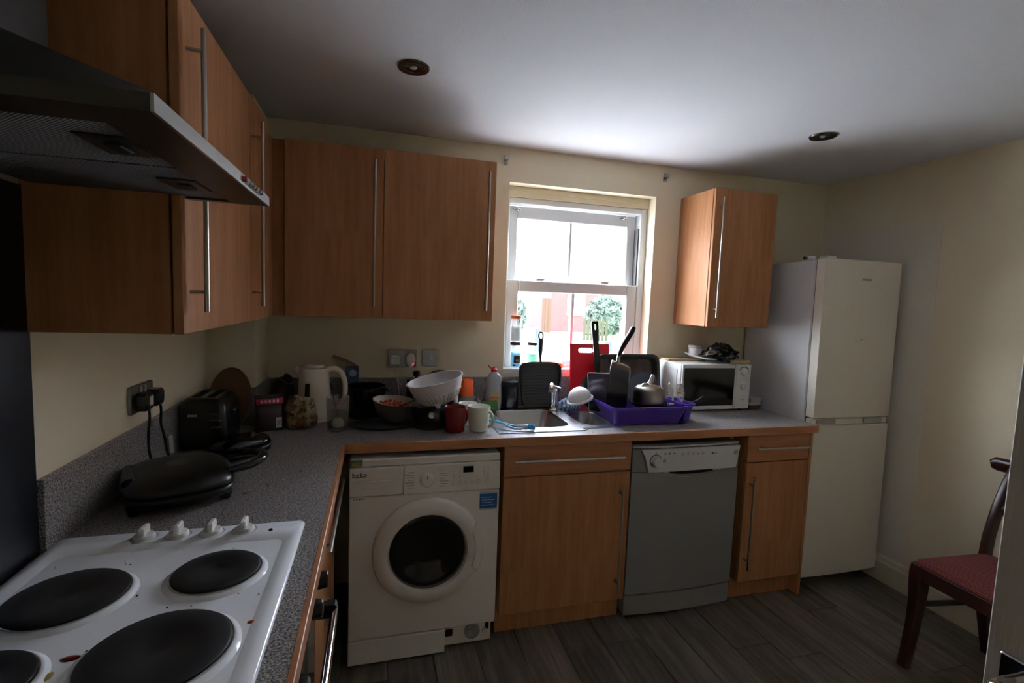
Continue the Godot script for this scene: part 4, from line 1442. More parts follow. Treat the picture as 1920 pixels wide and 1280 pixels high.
func build_fittings():
	var t := socket_back(0.769, 0.912, 1.121, 1.211, "brushed steel double socket on the wall under the wide cabinet")
	for xx in [-0.036, 0.036]:
		var m := MB.new()
		m.box(Vector3(xx - 0.018 * sign(xx), 0.024, 0.0105), Vector3(0.014, 0.022, 0.004), 0.001)
		obj("rocker", m, M.washer_grey, t)
	var m := MB.new()
	t = thing("phone_charger", "white plug in the double socket with a thin white cable", "plug", Vector3(0.803, 1.16, 0.0095))
	m.box(Vector3(0, 0, 0.016), Vector3(0.046, 0.05, 0.030), 0.006)
	obj("body", m, M.white_plastic, t)
	m = MB.new()
	m.ctube([Vector3(0, -0.02, 0.02), Vector3(0.002, -0.04, 0.018), Vector3(0.012, -0.09, 0.015), Vector3(0.024, -0.15, 0.014), Vector3(0.026, -0.20, 0.016), Vector3(0.027, -0.235, 0.03), Vector3(0.02, -0.2465, 0.06)], 0.002, 8)
	obj("cable", m, M.cable_white, t)
	t = thing("air_freshener", "white oval plug in air freshener with a glowing red light", "air freshener", Vector3(0.881, 1.162, 0.0095))
	m = MB.new()
	m.x = Transform3D(Basis(Vector3(0.027, 0, 0), Vector3(0, 0, 0.036), Vector3(0, 0, 0)), Vector3.ZERO)
	m.x = Transform3D(Basis(Vector3(1, 0, 0), Vector3(0, 0, 1), Vector3(0, -1.5, 0)), Vector3.ZERO)
	m.lathe([Vector2(0.026, 0.0), Vector2(0.027, 0.01), Vector2(0.026, 0.02), Vector2(0.022, 0.030), Vector2(0.014, 0.036), Vector2(0.0, 0.038)], 32)
	obj("body", m, M.white_plastic, t)
	m = MB.new()
	m.x = Transform3D(Basis(Vector3.RIGHT, PI / 2), Vector3(0.012, -0.020, 0.031))
	m.lathe([Vector2(0.0048, 0.0), Vector2(0.0044, 0.003), Vector2(0.0, 0.005)], 14)
	obj("indicator_light", m, M.led_red, t)
	t = socket_back(0.94, 1.021, 1.126, 1.212, "square brushed steel switch plate beside the double socket", "wall_switch")
	m = MB.new()
	m.box(Vector3(0.006, 0.004, 0.0105), Vector3(0.02, 0.032, 0.004), 0.001)
	obj("rocker", m, M.washer_grey, t)
	for xx in [-0.033, 0.033]:
		m = L(Basis(Vector3.RIGHT, PI / 2), Vector3(xx, 0, 0.0085))
		m.lathe([Vector2(0.004, 0.0), Vector2(0.003, 0.0015), Vector2(0.0, 0.0018)], 10)
		obj("screw", m, M.print_dark, t)
	# on the hob wall
	t = thing("wall_socket", "brushed steel double socket with two black plugs, above the contact grill", "socket", Vector3(XL, 1.152, 0.86), PI / 2)
	m = MB.new()
	m.prism(rr(0.148, 0.082, 0.006), 0.0005, 0.009, 0.002)
	obj("plate", m, M.brushed_plate, t)
	for xx in [-0.014, 0.014]:
		m = MB.new()
		m.box(Vector3(xx, 0.024, 0.0105), Vector3(0.014, 0.022, 0.004), 0.001)
		obj("rocker", m, M.washer_grey, t)
	for k in [[-0.036, "black plug nearer the hob, its cable running down to the contact grill", [Vector3(0, -0.025, 0.03), Vector3(0.002, -0.05, 0.03), Vector3(0.012, -0.10, 0.022), Vector3(0.014, -0.15, 0.022), Vector3(0.012, -0.19, 0.03)]], [0.037, "black plug further from the hob, its cable running down to the toaster", [Vector3(0, -0.025, 0.032), Vector3(0.004, -0.045, 0.032), Vector3(0.022, -0.09, 0.024), Vector3(0.05, -0.135, 0.022), Vector3(0.056, -0.2, 0.03), Vector3(0.06, -0.228, 0.05)]]]:
		var p := thing("plug", k[1], "plug", t.position + Vector3(0.0095, -0.006, -k[0]), PI / 2, "black plugs on the hob wall")
		m = MB.new()
		m.x = Transform3D(Basis.IDENTITY, Vector3.ZERO)
		m.prism(PackedVector2Array([Vector2(-0.018, -0.026), Vector2(0.018, -0.026), Vector2(0.026, -0.008), Vector2(0.026, 0.018), Vector2(0.018, 0.026), Vector2(-0.018, 0.026), Vector2(-0.026, 0.018), Vector2(-0.026, -0.008)]), 0.0, 0.036, 0.006)
		obj("body", m, M.black_plastic, p)
		m = MB.new()
		m.ctube(k[2], 0.0038, 8)
		obj("cable", m, M.black_matt, p)
		if k[0] < 0.0:
			m = MB.new()
			m.box(Vector3(0.003, 0.002, 0.0362), Vector3(0.022, 0.026, 0.0006))
			obj("sticker", m, M.label_white, p)

# ---------------------------------------------------------------- things along the back
func blob(m: MB, size: Vector3, sd: int, rough := 0.3, nu := 20, nv := 14, freq := 2.0, floor_y := 0.0, step := 0.0):
	# a crumpled, closed lump with a flat underside
	var n := FastNoiseLite.new()
	n.seed = sd
	n.frequency = freq
	n.fractal_octaves = 2
	var rings := []
	n.frequency = freq * 0.55
	rough *= 0.7
	for i in nv + 1:
		var ph := -PI / 2 + PI * i / nv
		var ring := []
		for j in nu:
			var t := TAU * j / nu
			var d := Vector3(cos(ph) * cos(t), sin(ph), -cos(ph) * sin(t))
			var k := 1.0 + rough * n.get_noise_3d(d.x, d.y, d.z) * 2.0
			var p := Vector3(d.x * size.x / 2 * k, (d.y + 0.75) * size.y / 1.75 * (1.0 + rough * 1.2 * n.get_noise_3d(d.x + 9, d.y, d.z)), d.z * size.z / 2 * k)
			p.y = max(p.y, floor_y + step * (1.0 - smoothstep(-0.02, 0.03, p.x)))
			ring.append(p)
		rings.append(ring)
	m.loft(rings, true, true)

func build_back_clutter():
	var y := T + 0.0003
	# kettle
	var t := thing("kettle", "white cordless jug kettle with a dark water gauge", "kettle", Vector3(0.445, y, 0.20), -0.15)
	var m := MB.new()
	m.lathe([Vector2(0.0, 0.0), Vector2(0.078, 0.0), Vector2(0.08, 0.01), Vector2(0.078, 0.022), Vector2(0.076, 0.024), Vector2(0.075, 0.028), Vector2(0.067, 0.15), Vector2(0.062, 0.228), Vector2(0.058, 0.236), Vector2(0.0, 0.240)], 40)
	obj("jug", m, M.kettle, t)
	m = MB.new()
	m.lathe([Vector2(0.040, 0.238), Vector2(0.040, 0.246), Vector2(0.034, 0.251), Vector2(0.0, 0.252)], 28)
	obj("lid", m, M.kettle, t)
	m = MB.new()
	m.ctube([Vector3(0.050, 0.225, 0.0), Vector3(0.085, 0.235, 0.0), Vector3(0.118, 0.215, 0.0), Vector3(0.134, 0.165, 0.0), Vector3(0.132, 0.11, 0.0), Vector3(0.118, 0.075, 0.0), Vector3(0.09, 0.062, 0.0), Vector3(0.068, 0.06, 0.0)], [0.016, 0.016, 0.015, 0.014, 0.013, 0.013, 0.012, 0.012], 14, true, 0.8)
	obj("handle", m, M.kettle, t)
	m = MB.new()
	m.tube([Vector3(-0.05, 0.20, 0.0), Vector3(-0.07, 0.22, 0.0), Vector3(-0.084, 0.236, 0.0)], [0.02, 0.018, 0.010], 12)
	obj("spout", m, M.kettle, t)
	wrap_label("gauge", M.gauge, t, 0.0722, 0.09, 0.175, -PI / 2 - 0.34, -PI / 2 - 0.02, 0.0668)
	# glass tumbler holding a spoon
	t = thing("tumbler", "tall smoky glass tumbler in front of the kettle", "glass", Vector3(0.560, y, 0.405))
	m = MB.new()
	m.lathe([Vector2(0.0, 0.0), Vector2(0.034, 0.0), Vector2(0.040, 0.004), Vector2(0.042, 0.01), Vector2(0.047, 0.142), Vector2(0.0455, 0.144), Vector2(0.044, 0.142), Vector2(0.038, 0.014), Vector2(0.0, 0.012)], 36)
	obj("wall", m, M.tumbler, t)
	m = MB.new()
	blob(m, Vector3(0.05, 0.04, 0.05), 4, 0.25, 14, 10)
	m.x = Transform3D.IDENTITY
	var tb := thing("tea_bag", "pale crumpled tea bag in the bottom of the glass tumbler", "tea bag", Vector3(0.560, y + 0.014, 0.405))
	obj("bag", m, M.jar_pale, tb)
	t = thing("spoon", "dark spoon standing in the glass tumbler", "spoon", Vector3(0.557, y + 0.014, 0.41))
	m = MB.new()
	m.tube([Vector3(0.012, 0.0, 0.0), Vector3(-0.010, 0.11, 0.004), Vector3(-0.025, 0.19, 0.01)], [0.004, 0.004, 0.006], 8, true, 0.5)
	obj("handle", m, M.nonstick, t)
	# snack packet, printed bag, dark bag
	t = thing("coffee_packet", "dark foil packet with a pink printed top band", "packet", Vector3(0.288, y, 0.362), 0.35)
	packet(t, 0.105, 0.135, 0.055, "pack_dark")
	m = MB.new()
	m.span(Vector3(-0.050, 0.112, 0.0205), Vector3(0.050, 0.134, 0.0225))
	obj("pink_band", m, M.pack_pink, t)
	m = MB.new()
	for i in 5: m.span(Vector3(-0.034 + i * 0.015, 0.118, 0.0225), Vector3(-0.026 + i * 0.015, 0.129, 0.0229))
	obj("band_print", m, M.label_white, t)
	m = MB.new()
	m.span(Vector3(0.022, 0.012, 0.0283), Vector3(0.044, 0.055, 0.0291))
	obj("barcode_label", m, M.label_white, t)
	m = MB.new()
	for i in 6: m.span(Vector3(0.026 + i * 0.0026, 0.02, 0.0291), Vector3(0.0272 + i * 0.0026, 0.045, 0.0294))
	obj("barcode", m, M.print_dark, t)
	t = thing("snack_packet", "dark brown packet standing at the wall, shadowed next to the pink topped one", "packet", Vector3(0.268, y, 0.298), 0.2)
	packet(t, 0.07, 0.10, 0.04, "card_brown")
	t = thing("bread_bag", "crumpled printed bread bag in tan and brown leaning on the kettle", "bag", Vector3(0.408, y, 0.338))
	m = MB.new()
	blob(m, Vector3(0.135, 0.135, 0.10), 41, 0.28, 26, 18, 1.8)
	obj("bag", m, M.bag_print, t)
	t = thing("carrier_bag", "dark crumpled carrier bag behind the packets in the corner", "bag", Vector3(0.298, y, 0.115))
	m = MB.new()
	blob(m, Vector3(0.12, 0.185, 0.15), 53, 0.2, 24, 16, 1.6)
	obj("bag", m, M.pack_dark, t)
	m = MB.new()
	m.sheet(func(u, w): return Vector3(-0.04 + 0.11 * u, 0.165 + 0.014 * sin(u * 7.0) + 0.01 * w, 0.02 + 0.05 * w), 12, 4, 0.002)
	obj("fold", m, M.bag_print, t)
	# blue carton with its flap up
	t = thing("carton", "small open blue carton with a raised brown flap, behind the kettle handle", "carton", Vector3(0.600, y, 0.040))
	m = MB.new()
	for k in [[Vector3(-0.03, 0.0, -0.022), Vector3(0.03, 0.218, -0.020)], [Vector3(-0.03, 0.0, 0.020), Vector3(0.03, 0.218, 0.022)], [Vector3(-0.03, 0.0, -0.020), Vector3(-0.028, 0.218, 0.020)], [Vector3(0.028, 0.0, -0.020), Vector3(0.03, 0.218, 0.020)], [Vector3(-0.028, 0.0, -0.020), Vector3(0.028, 0.002, 0.020)]]:
		m.span(k[0], k[1])
	obj("box", m, M.blue_box, t)
	m = L(Basis(Vector3.RIGHT, PI / 2), Vector3(0.004, 0.190, 0.0222))
	m.lathe([Vector2(0.017, 0.0), Vector2(0.017, 0.0006), Vector2(0.0, 0.0006)], 24)
	obj("round_print", m, M.pale_print, t)
	m = MB.new()
	m.sheet(func(u, w): return Vector3(0.028 - 0.115 * u, 0.219 + 0.06 * u + 0.004 * sin(u * 4.0), -0.020 + 0.075 * w * u + 0.04 * w), 6, 3, 0.002)
	obj("flap", m, M.card_brown, t)
	# black casserole behind the bowl, black tray beneath it
	t = thing("casserole", "black round casserole pot standing behind the food bowl", "pot", Vector3(0.668, y, 0.165))
	m = MB.new()
	m.lathe([Vector2(0.0, 0.0), Vector2(0.078, 0.0), Vector2(0.088, 0.015), Vector2(0.090, 0.142), Vector2(0.093, 0.146), Vector2(0.088, 0.148), Vector2(0.084, 0.02), Vector2(0.0, 0.01)], 40)
	obj("pot", m, M.nonstick, t)
	m = MB.new()
	for s in [-1, 1]: m.tube([Vector3(s * 0.088, 0.125, -0.02), Vector3(s * 0.104, 0.127, -0.016), Vector3(s * 0.104, 0.127, 0.016), Vector3(s * 0.088, 0.125, 0.02)], 0.005, 8)
	obj("side_handle", m, M.black_plastic, t)
	t = thing("oval_tray", "flat black oval tray with a grey rim under the food bowl", "tray", Vector3(0.755, y, 0.35))
	m = MB.new()
	m.x = Transform3D(Basis(Vector3(1, 0, 0), Vector3(0, 1, 0), Vector3(0, 0, 0.62)), Vector3.ZERO)
	m.lathe([Vector2(0.0, 0.0), Vector2(0.13, 0.0), Vector2(0.155, 0.008), Vector2(0.158, 0.010), Vector2(0.153, 0.0115), Vector2(0.128, 0.004), Vector2(0.0, 0.004)], 48)
	obj("dish", m, M.nonstick_worn, t)
	t = thing("food_bowl", "grey bowl of leftover red food with a dark spoon in it", "bowl", Vector3(0.790, y + 0.016, 0.325))
	t.rotation = Vector3(0.05, 0, -0.1)
	m = MB.new()
	m.lathe([Vector2(0.0, 0.0), Vector2(0.045, 0.0), Vector2(0.05, 0.006), Vector2(0.075, 0.03), Vector2(0.098, 0.085), Vector2(0.101, 0.09), Vector2(0.096, 0.091)], 44)
	obj("bowl", m, M.bowl_grey, t)
	m = MB.new()
	m.lathe([Vector2(0.096, 0.091), Vector2(0.074, 0.04), Vector2(0.045, 0.012), Vector2(0.0, 0.01)], 44)
	obj("inside", m, M.bowl_in, t)
	m = MB.new()
	var rng := RandomNumberGenerator.new()
	rng.seed = 14
	for i in 90:
		var a := rng.randf() * TAU; var r := sqrt(rng.randf()) * 0.074
		m.x = Transform3D(Basis(Vector3.UP, rng.randf() * 6.0), Vector3(r * cos(a) - 0.012, 0.058 + 0.012 * rng.randf() + 0.1 * r, r * sin(a)))
		m.box(Vector3.ZERO, Vector3(0.016, 0.010, 0.012), 0.004)
	var fd := obj("food", m, M.food, t)
	fd.set_meta("kind", "stuff")
	t = thing("table_spoon", "dark spoon lying in the food bowl", "spoon", Vector3(0.80, y + 0.078, 0.345))
	m = MB.new()
	m.tube([Vector3(-0.005, -0.006, 0.0), Vector3(0.05, 0.022, 0.01), Vector3(0.10, 0.045, 0.02)], [0.009, 0.004, 0.005], 8, true, 0.5)
	obj("handle", m, M.nonstick, t)
	# slow cooker under the colander
	t = thing("slow_cooker", "black round slow cooker with a silver dial, under the colander", "slow cooker", Vector3(0.951, y, 0.384))
	m = MB.new()
	m.lathe([Vector2(0.0, 0.0), Vector2(0.075, 0.0), Vector2(0.082, 0.01), Vector2(0.085, 0.055), Vector2(0.081, 0.088), Vector2(0.076, 0.094), Vector2(0.0, 0.094)], 44)
	obj("body", m, M.black_plastic, t)
	m = L(Basis(Vector3.RIGHT, PI / 2), Vector3(-0.006, 0.068, 0.081))
	m.lathe([Vector2(0.016, 0.0), Vector2(0.016, 0.006), Vector2(0.012, 0.012), Vector2(0.0, 0.013)], 24)
	obj("dial", m, M.chrome, t)
	# colander, tilted
	t = thing("colander", "white plastic colander tilted on top of the slow cooker", "colander", Vector3(0.988, y + 0.108, 0.405))
	t.rotation = Vector3(0.03, 0.0, 0.235)
	m = MB.new()
	m.lathe([Vector2(0.0, 0.0), Vector2(0.045, 0.001), Vector2(0.07, 0.012), Vector2(0.098, 0.042), Vector2(0.116, 0.085), Vector2(0.121, 0.108), Vector2(0.126, 0.110), Vector2(0.126, 0.113), Vector2(0.119, 0.113), Vector2(0.113, 0.087), Vector2(0.095, 0.045), Vector2(0.068, 0.016), Vector2(0.0, 0.004)], 56)
	obj("bowl", m, M.colander, t)
	for i in 36:   # drainage slots as raised ribs around the lower bowl
		m = MB.new()
		var a := TAU * i / 36.0
		m.tube([Vector3(0.072 * cos(a), 0.0125, -0.072 * sin(a)), Vector3(0.0885 * cos(a), 0.029, -0.0885 * sin(a)), Vector3(0.106 * cos(a), 0.057, -0.106 * sin(a))], 0.0026, 6)
		obj("rib", m, M.colander, t)
	for a in [0.3, 2.4, 4.5]:
		m = MB.new()
		var low := -0.022 if a < 1.0 else 0.001
		m.tube([Vector3(0.078 * cos(a), 0.018, -0.078 * sin(a)), Vector3(0.075 * cos(a), low, -0.075 * sin(a))], [0.015, 0.009], 12)
		obj("foot", m, M.colander, t)
	t = thing("frying_slice", "dark teal utensil lying inside the white colander", "utensil", Vector3(0.985, y + 0.190, 0.43))
	t.rotation = Vector3(0.2, 0.0, 0.2)
	m = MB.new()
	m.sheet(func(u, w): return Vector3(-0.085 + 0.16 * u, 0.008 * sin(u * PI), 0.03 + 0.035 * (w - 0.5) * (0.4 + sin(u * PI))), 14, 4, 0.003)
	obj("blade", m, M.teal_dark, t)
	m = MB.new()
	m.tube([Vector3(-0.080, 0.0, 0.03), Vector3(-0.118, 0.028, 0.032)], 0.004, 8)
	obj("handle", m, M.handle, t)
	# black cafetiere and a round pan lid behind the colander
	t = thing("cafetiere", "black squat jug with a knob on its lid, behind the colander", "jug", Vector3(0.905, y, 0.125))
	m = MB.new()
	m.lathe([Vector2(0.0, 0.0), Vector2(0.045, 0.0), Vector2(0.047, 0.004), Vector2(0.047, 0.165), Vector2(0.044, 0.17), Vector2(0.0, 0.172)], 32)
	obj("body", m, M.black_plastic, t)
	m = MB.new()
	m.lathe([Vector2(0.006, 0.171), Vector2(0.006, 0.182), Vector2(0.016, 0.186), Vector2(0.016, 0.206), Vector2(0.012, 0.21), Vector2(0.0, 0.21)], 20)
	obj("knob", m, M.black_plastic, t)
	t = thing("pan_lid", "round black pan lid leaning behind the colander and orange cup", "lid", Vector3(1.035, y + 0.003, 0.055))
	t.rotation.x = -0.22
	m = L(Basis(Vector3.RIGHT, PI / 2), Vector3(0, 0.1, 0))
	m.lathe([Vector2(0.0, -0.002), Vector2(0.098, -0.002), Vector2(0.10, 0.002), Vector2(0.098, 0.006), Vector2(0.06, 0.014), Vector2(0.0, 0.018)], 44)
	obj("disc", m, M.nonstick, t)
	# crumbs on the worktop
	m = MB.new()
	for k in [[505, 893], [478, 906], [470, 910], [415, 922], [462, 957], [560, 858], [585, 832], [530, 880], [496, 935]]:
		var p := Vector3(0.36 + (k[0] - 470) * 0.0014, y + 0.002, 1.06 + (k[1] - 910) * 0.0032)
		m.x = Transform3D(Basis(Vector3.UP, k[0] * 0.1), p)
		m.box(Vector3.ZERO, Vector3(0.008, 0.004, 0.005), 0.0015)
	var cr := obj("crumbs", m, M.crumb)
	tag(cr, "bread crumbs scattered on the worktop near the hob", "crumbs", "", "stuff")

func packet(t: Node3D, w: float, h: float, d: float, key: String):
	var rings := []
	for i in 9:
		var f := i / 8.0
		var dd: float = d * (1.0 - pow(max(0.0, f - 0.55) / 0.45, 1.6)) + 0.002
		if f < 0.1: dd *= 0.9
		rings.append(flatring(rr(w * (1.0 - 0.04 * sin(f * PI)), dd, min(dd * 0.35, 0.012), 3), h * f))
	var m := MB.new()
	m.loft(rings, true, true)
	obj("pouch", m, M[key], t)
	m = MB.new()
	m.span(Vector3(-w / 2, h, -0.001), Vector3(w / 2, h + 0.012, 0.001))
	obj("crimp", m, M[key], t)

# ---------------------------------------------------------------- mugs
func mug(t: Node3D, r: float, rb: float, h: float, outer: Material, inner: Material, ha: float, hr := 0.032):
	var m := MB.new()
	m.lathe([Vector2(0.0, 0.003), Vector2(rb - 0.006, 0.003), Vector2(rb - 0.004, 0.0), Vector2(rb - 0.001, 0.001), Vector2(rb, 0.006), Vector2(lerpf(rb, r, 0.4), h * 0.35), Vector2(r, h - 0.003), Vector2(r - 0.0015, h)], 40, 0.9)
	obj("wall", m, outer, t)
	m = MB.new()
	m.lathe([Vector2(r - 0.0015, h), Vector2(r - 0.004, h - 0.003), Vector2(rb - 0.002, 0.012), Vector2(rb - 0.012, 0.007), Vector2(0.0, 0.006)], 40, 0.9)
	obj("inside", m, inner, t)
	m = MB.new()
	m.x = Transform3D(Basis(Vector3.UP, ha), Vector3.ZERO)
	var path := []
	for i in 11:
		var a := lerpf(1.15, -1.25, i / 10.0)
		path.append(Vector3(lerpf(rb, r, 0.6) - 0.012 + hr * (cos(a) + 0.15), h * 0.52 + h * 0.33 * sin(a) , 0))
	m.tube(path, 0.0055, 10, true, 1.3)
	obj("handle", m, outer, t)

func build_mugs():
	var y := T + 0.0003
	var t := thing("mug", "dark red mug on the worktop in front of the slow cooker", "mug", Vector3(1.046, y, 0.475), 0, "mugs on the worktop")
	mug(t, 0.046, 0.043, 0.106, M.red_mug, M.red_mug, 0.55)
	t = thing("mug", "cream mug with its handle facing out, beside the red mug", "mug", Vector3(1.150, y, 0.480), 0, "mugs on the worktop")
	mug(t, 0.050, 0.041, 0.108, M.cream_mug, M.cream_in, -0.75)
	t = thing("mug", "cream mug mostly hidden between the red mug and the other cream mug", "mug", Vector3(1.122, y, 0.368), 0, "mugs on the worktop")
	mug(t, 0.045, 0.041, 0.098, M.cream_mug, M.cream_in, 1.8)
	t = thing("mug", "grey mug against the upstand with an orange beaker in it", "mug", Vector3(1.153, y, 0.155), 0, "mugs on the worktop")
	mug(t, 0.042, 0.040, 0.092, M.grey_mug, M.grey_mug, -0.1)
	t = thing("beaker", "orange plastic beaker upside down in the grey mug", "beaker", Vector3(1.151, y + 0.06, 0.155))
	var m := MB.new()
	m.lathe([Vector2(0.030, 0.0), Vector2(0.0365, 0.0), Vector2(0.0365, 0.034), Vector2(0.031, 0.106), Vector2(0.028, 0.111), Vector2(0.0, 0.112)], 36)
	obj("wall", m, M.orange, t)

# ---------------------------------------------------------------- around the sink
func build_sink_things():
	var y := T + 0.0003
	var ys := T + 0.0038
	# washing-up liquid
	var t := thing("washing_up_liquid", "clear washing up liquid bottle with a red cap and round label", "bottle", Vector3(1.300, ys, 0.112), 0.0)
	var prof := [[0.0, 0.036], [0.006, 0.041], [0.03, 0.043], [0.075, 0.043], [0.115, 0.038], [0.135, 0.036], [0.155, 0.037], [0.175, 0.033], [0.19, 0.024], [0.198, 0.014], [0.204, 0.013]]
	var rings := []
	for p in prof:
		var r := []
		for j in 28:
			var a := TAU * j / 28
			r.append(Vector3(p[1] * cos(a) + (0.006 if p[0] > 0.14 and p[0] < 0.185 and cos(a) > 0.6 else 0.0), p[0], -p[1] * 0.66 * sin(a)))
		rings.append(r)
	var m := MB.new()
	m.loft(rings, true, true)
	obj("bottle", m, M.bottle, t)
	m = MB.new()
	m.lathe([Vector2(0.016, 0.2), Vector2(0.016, 0.212), Vector2(0.012, 0.216), Vector2(0.007, 0.218), Vector2(0.006, 0.226), Vector2(0.0, 0.226)], 20)
	m.tube([Vector3(-0.004, 0.215, 0.0), Vector3(-0.022, 0.222, 0.004), Vector3(-0.034, 0.234, 0.006)], [0.005, 0.004, 0.003], 8)
	obj("cap", m, M.red_cap, t)
	# oval label, with its lettering as small strokes
	m = MB.new()
	m.x = Transform3D(Basis.IDENTITY, Vector3(0.0, 0.068, 0.0275))
	var ov := PackedVector2Array()
	for i in 28: ov.append(Vector2(0.027 * cos(TAU * i / 28), 0.034 * sin(TAU * i / 28)))
	m.prism(ov, -0.004, 0.0018)
	var lb := obj("label", m, M.sauce_yellow, t)
	m = MB.new()
	m.x = Transform3D(Basis.IDENTITY, Vector3(0.0, 0.068, 0.0275))
	for i in 5: m.span(Vector3(-0.022 + i * 0.009, -0.004, 0.0018), Vector3(-0.016 + i * 0.009, 0.006, 0.0022))
	obj("label_print", m, M.print_red, lb)
	# scourer sponge leaning on the bottle
	t = thing("sponge", "green scouring sponge propped at the foot of the washing up bottle", "sponge", Vector3(1.268, ys, 0.165), 0.1)
	t.rotation.x = -0.35
	m = MB.new()
	m.box(Vector3(0, 0.030, 0.0), Vector3(0.088, 0.052, 0.026), 0.006)
	obj("pad", m, M.green_sponge, t)
	m = MB.new()
	m.box(Vector3(0, 0.030, 0.0155), Vector3(0.088, 0.052, 0.006), 0.002)
	obj("scourer", m, M.green_sponge, t)
	# dark jar
	t = thing("jar", "dark glass jar with a lid between the bottle and the griddle pan", "jar", Vector3(1.402, ys, 0.062))
	m = MB.new()
	m.lathe([Vector2(0.0, 0.0), Vector2(0.045, 0.0), Vector2(0.046, 0.01), Vector2(0.046, 0.11), Vector2(0.041, 0.12), Vector2(0.0, 0.121)], 32)
	obj("body", m, M.nonstick, t)
	m = MB.new()
	m.lathe([Vector2(0.044, 0.120), Vector2(0.044, 0.138), Vector2(0.041, 0.141), Vector2(0.0, 0.142)], 32)
	obj("lid", m, M.black_matt, t)
	# ridged griddle pan standing on edge, handle up
	t = thing("griddle_pan", "square black ridged griddle pan standing upright against the sill, handle up", "griddle pan", Vector3(1.572, ys + 0.002, 0.080))
	t.rotation.x = -0.175
	m = MB.new()
	var gp := PackedVector2Array()
	var hw := [0.098, 0.103, 0.108, 0.115]
	gp = PackedVector2Array([Vector2(-0.085, 0.0), Vector2(0.085, 0.0), Vector2(0.101, 0.012), Vector2(0.118, 0.17), Vector2(0.117, 0.215), Vector2(0.098, 0.236), Vector2(0.05, 0.242), Vector2(-0.05, 0.242), Vector2(-0.098, 0.236), Vector2(-0.117, 0.215), Vector2(-0.118, 0.17), Vector2(-0.101, 0.012)])
	m.prism(gp, -0.012, 0.004, 0.003)
	obj("pan", m, M.nonstick_worn, t)
	m = MB.new()   # raised wall around it
	var g2 := m.inset(gp, 0.008)
	var o3 := []; var i3 := []; var o0 := []; var i0 := []
	for i in gp.size():
		o3.append(Vector3(gp[i].x, gp[i].y, 0.016)); i3.append(Vector3(g2[i].x, g2[i].y, 0.016))
		o0.append(Vector3(gp[i].x, gp[i].y, 0.002)); i0.append(Vector3(g2[i].x, g2[i].y, 0.002))
	m.loft([o0, o3, i3, i0], false, false, false)
	obj("rim", m, M.nonstick_worn, t)
	for i in 13:
		m = MB.new()
		var yy := 0.022 + i * 0.016
		var w := 0.09 + 0.013 * yy / 0.2
		m.tube([Vector3(-w, yy, 0.004), Vector3(w, yy, 0.004)], 0.0032, 6)
		obj("ridge", m, M.nonstick_worn, t)
	m = MB.new()
	m.tube([Vector3(0.006, 0.235, -0.004), Vector3(0.007, 0.27, -0.012), Vector3(0.012, 0.31, -0.018), Vector3(0.016, 0.355, -0.020), Vector3(0.015, 0.372, -0.02)], [0.003, 0.004, 0.006, 0.0065, 0.006], 12, true, 2.0)
	var hd := obj("handle", m, M.black_plastic, t)
	m = MB.new()
	var lp := []
	for i in 17: lp.append(Vector3(0.015 + 0.013 * cos(TAU * i / 16), 0.388 + 0.020 * sin(TAU * i / 16), -0.02))
	m.tube(lp, 0.005, 10, false)
	obj("hanging_loop", m, M.black_plastic, hd)
	# brush on the sink edge
	t = thing("dish_brush", "blue and white washing up brush lying on the sink edge", "brush", Vector3(1.30, ys + 0.012, 0.515))
	m = MB.new()
	m.ctube([Vector3(-0.085, 0.010, -0.11), Vector3(-0.05, 0.009, -0.065), Vector3(-0.01, 0.006, -0.02), Vector3(0.02, 0.003, 0.0)], [0.008, 0.008, 0.006, 0.008], 10, true, 0.7)
	obj("handle", m, M.blue_brush, t)
	m = MB.new()
	m.tube([Vector3(-0.03, 0.004, -0.03), Vector3(0.0, -0.004, 0.005), Vector3(0.03, -0.003, 0.016), Vector3(0.05, 0.002, 0.012)], 0.006, 8)
	m.tube([Vector3(0.015, 0.003, -0.002), Vector3(0.045, 0.002, 0.008), Vector3(0.062, 0.003, 0.012)], [0.008, 0.011, 0.012], 12)
	obj("grip", m, M.blue_brush_pale, t)
	m = MB.new()
	var rng := RandomNumberGenerator.new()
	rng.seed = 3
	for i in 70:
		var a := rng.randf() * TAU; var r := sqrt(rng.randf())
		var b := Vector3(0.060, 0.003 + 0.010 * r * sin(a), 0.012 + 0.010 * r * cos(a))
		m.tube([b, b + Vector3(0.030, 0.006 * r * sin(a), 0.006 * r * cos(a) + 0.004)], 0.0012, 4)
	var bs := obj("bristles", m, M.blue_brush, t)
	bs.set_meta("kind", "stuff")
	# dishcloth behind the small bowl
	t = thing("dishcloth", "crumpled blue and white striped dishcloth behind the small sink bowl", "cloth", Vector3(1.715, ys, 0.135))
	m = MB.new()
	blob(m, Vector3(0.13, 0.055, 0.08), 64, 0.35, 30, 16, 2.6)
	obj("cloth", m, M.cloth_blue, t)
	# red chopping board behind the rack
	t = thing("chopping_board", "bright red plastic chopping board with a slot handle, upright before the window", "chopping board", Vector3(1.872, ys, 0.062))
	t.rotation.x = -0.16
	m = MB.new()
	var n := 12
	var W2 := 0.240; var H2 := 0.345
	var hole := rr(0.088, 0.026, 0.0125, n, Vector2(-0.024, 0.308))
	var body := rr(W2, H2 - 0.09, 0.002, 2, Vector2(0, (H2 - 0.09) / 2))
	# lower slab
	m.prism(PackedVector2Array([Vector2(-W2 / 2, 0.006), Vector2(-W2 / 2 + 0.006, 0), Vector2(W2 / 2 - 0.006, 0), Vector2(W2 / 2, 0.006), Vector2(W2 / 2, 0.27), Vector2(-W2 / 2, 0.27)]), -0.005, 0.005)
	# upper part around the slot
	var outer := PackedVector2Array()
	var oc := Vector2(-0.024, 0.308)
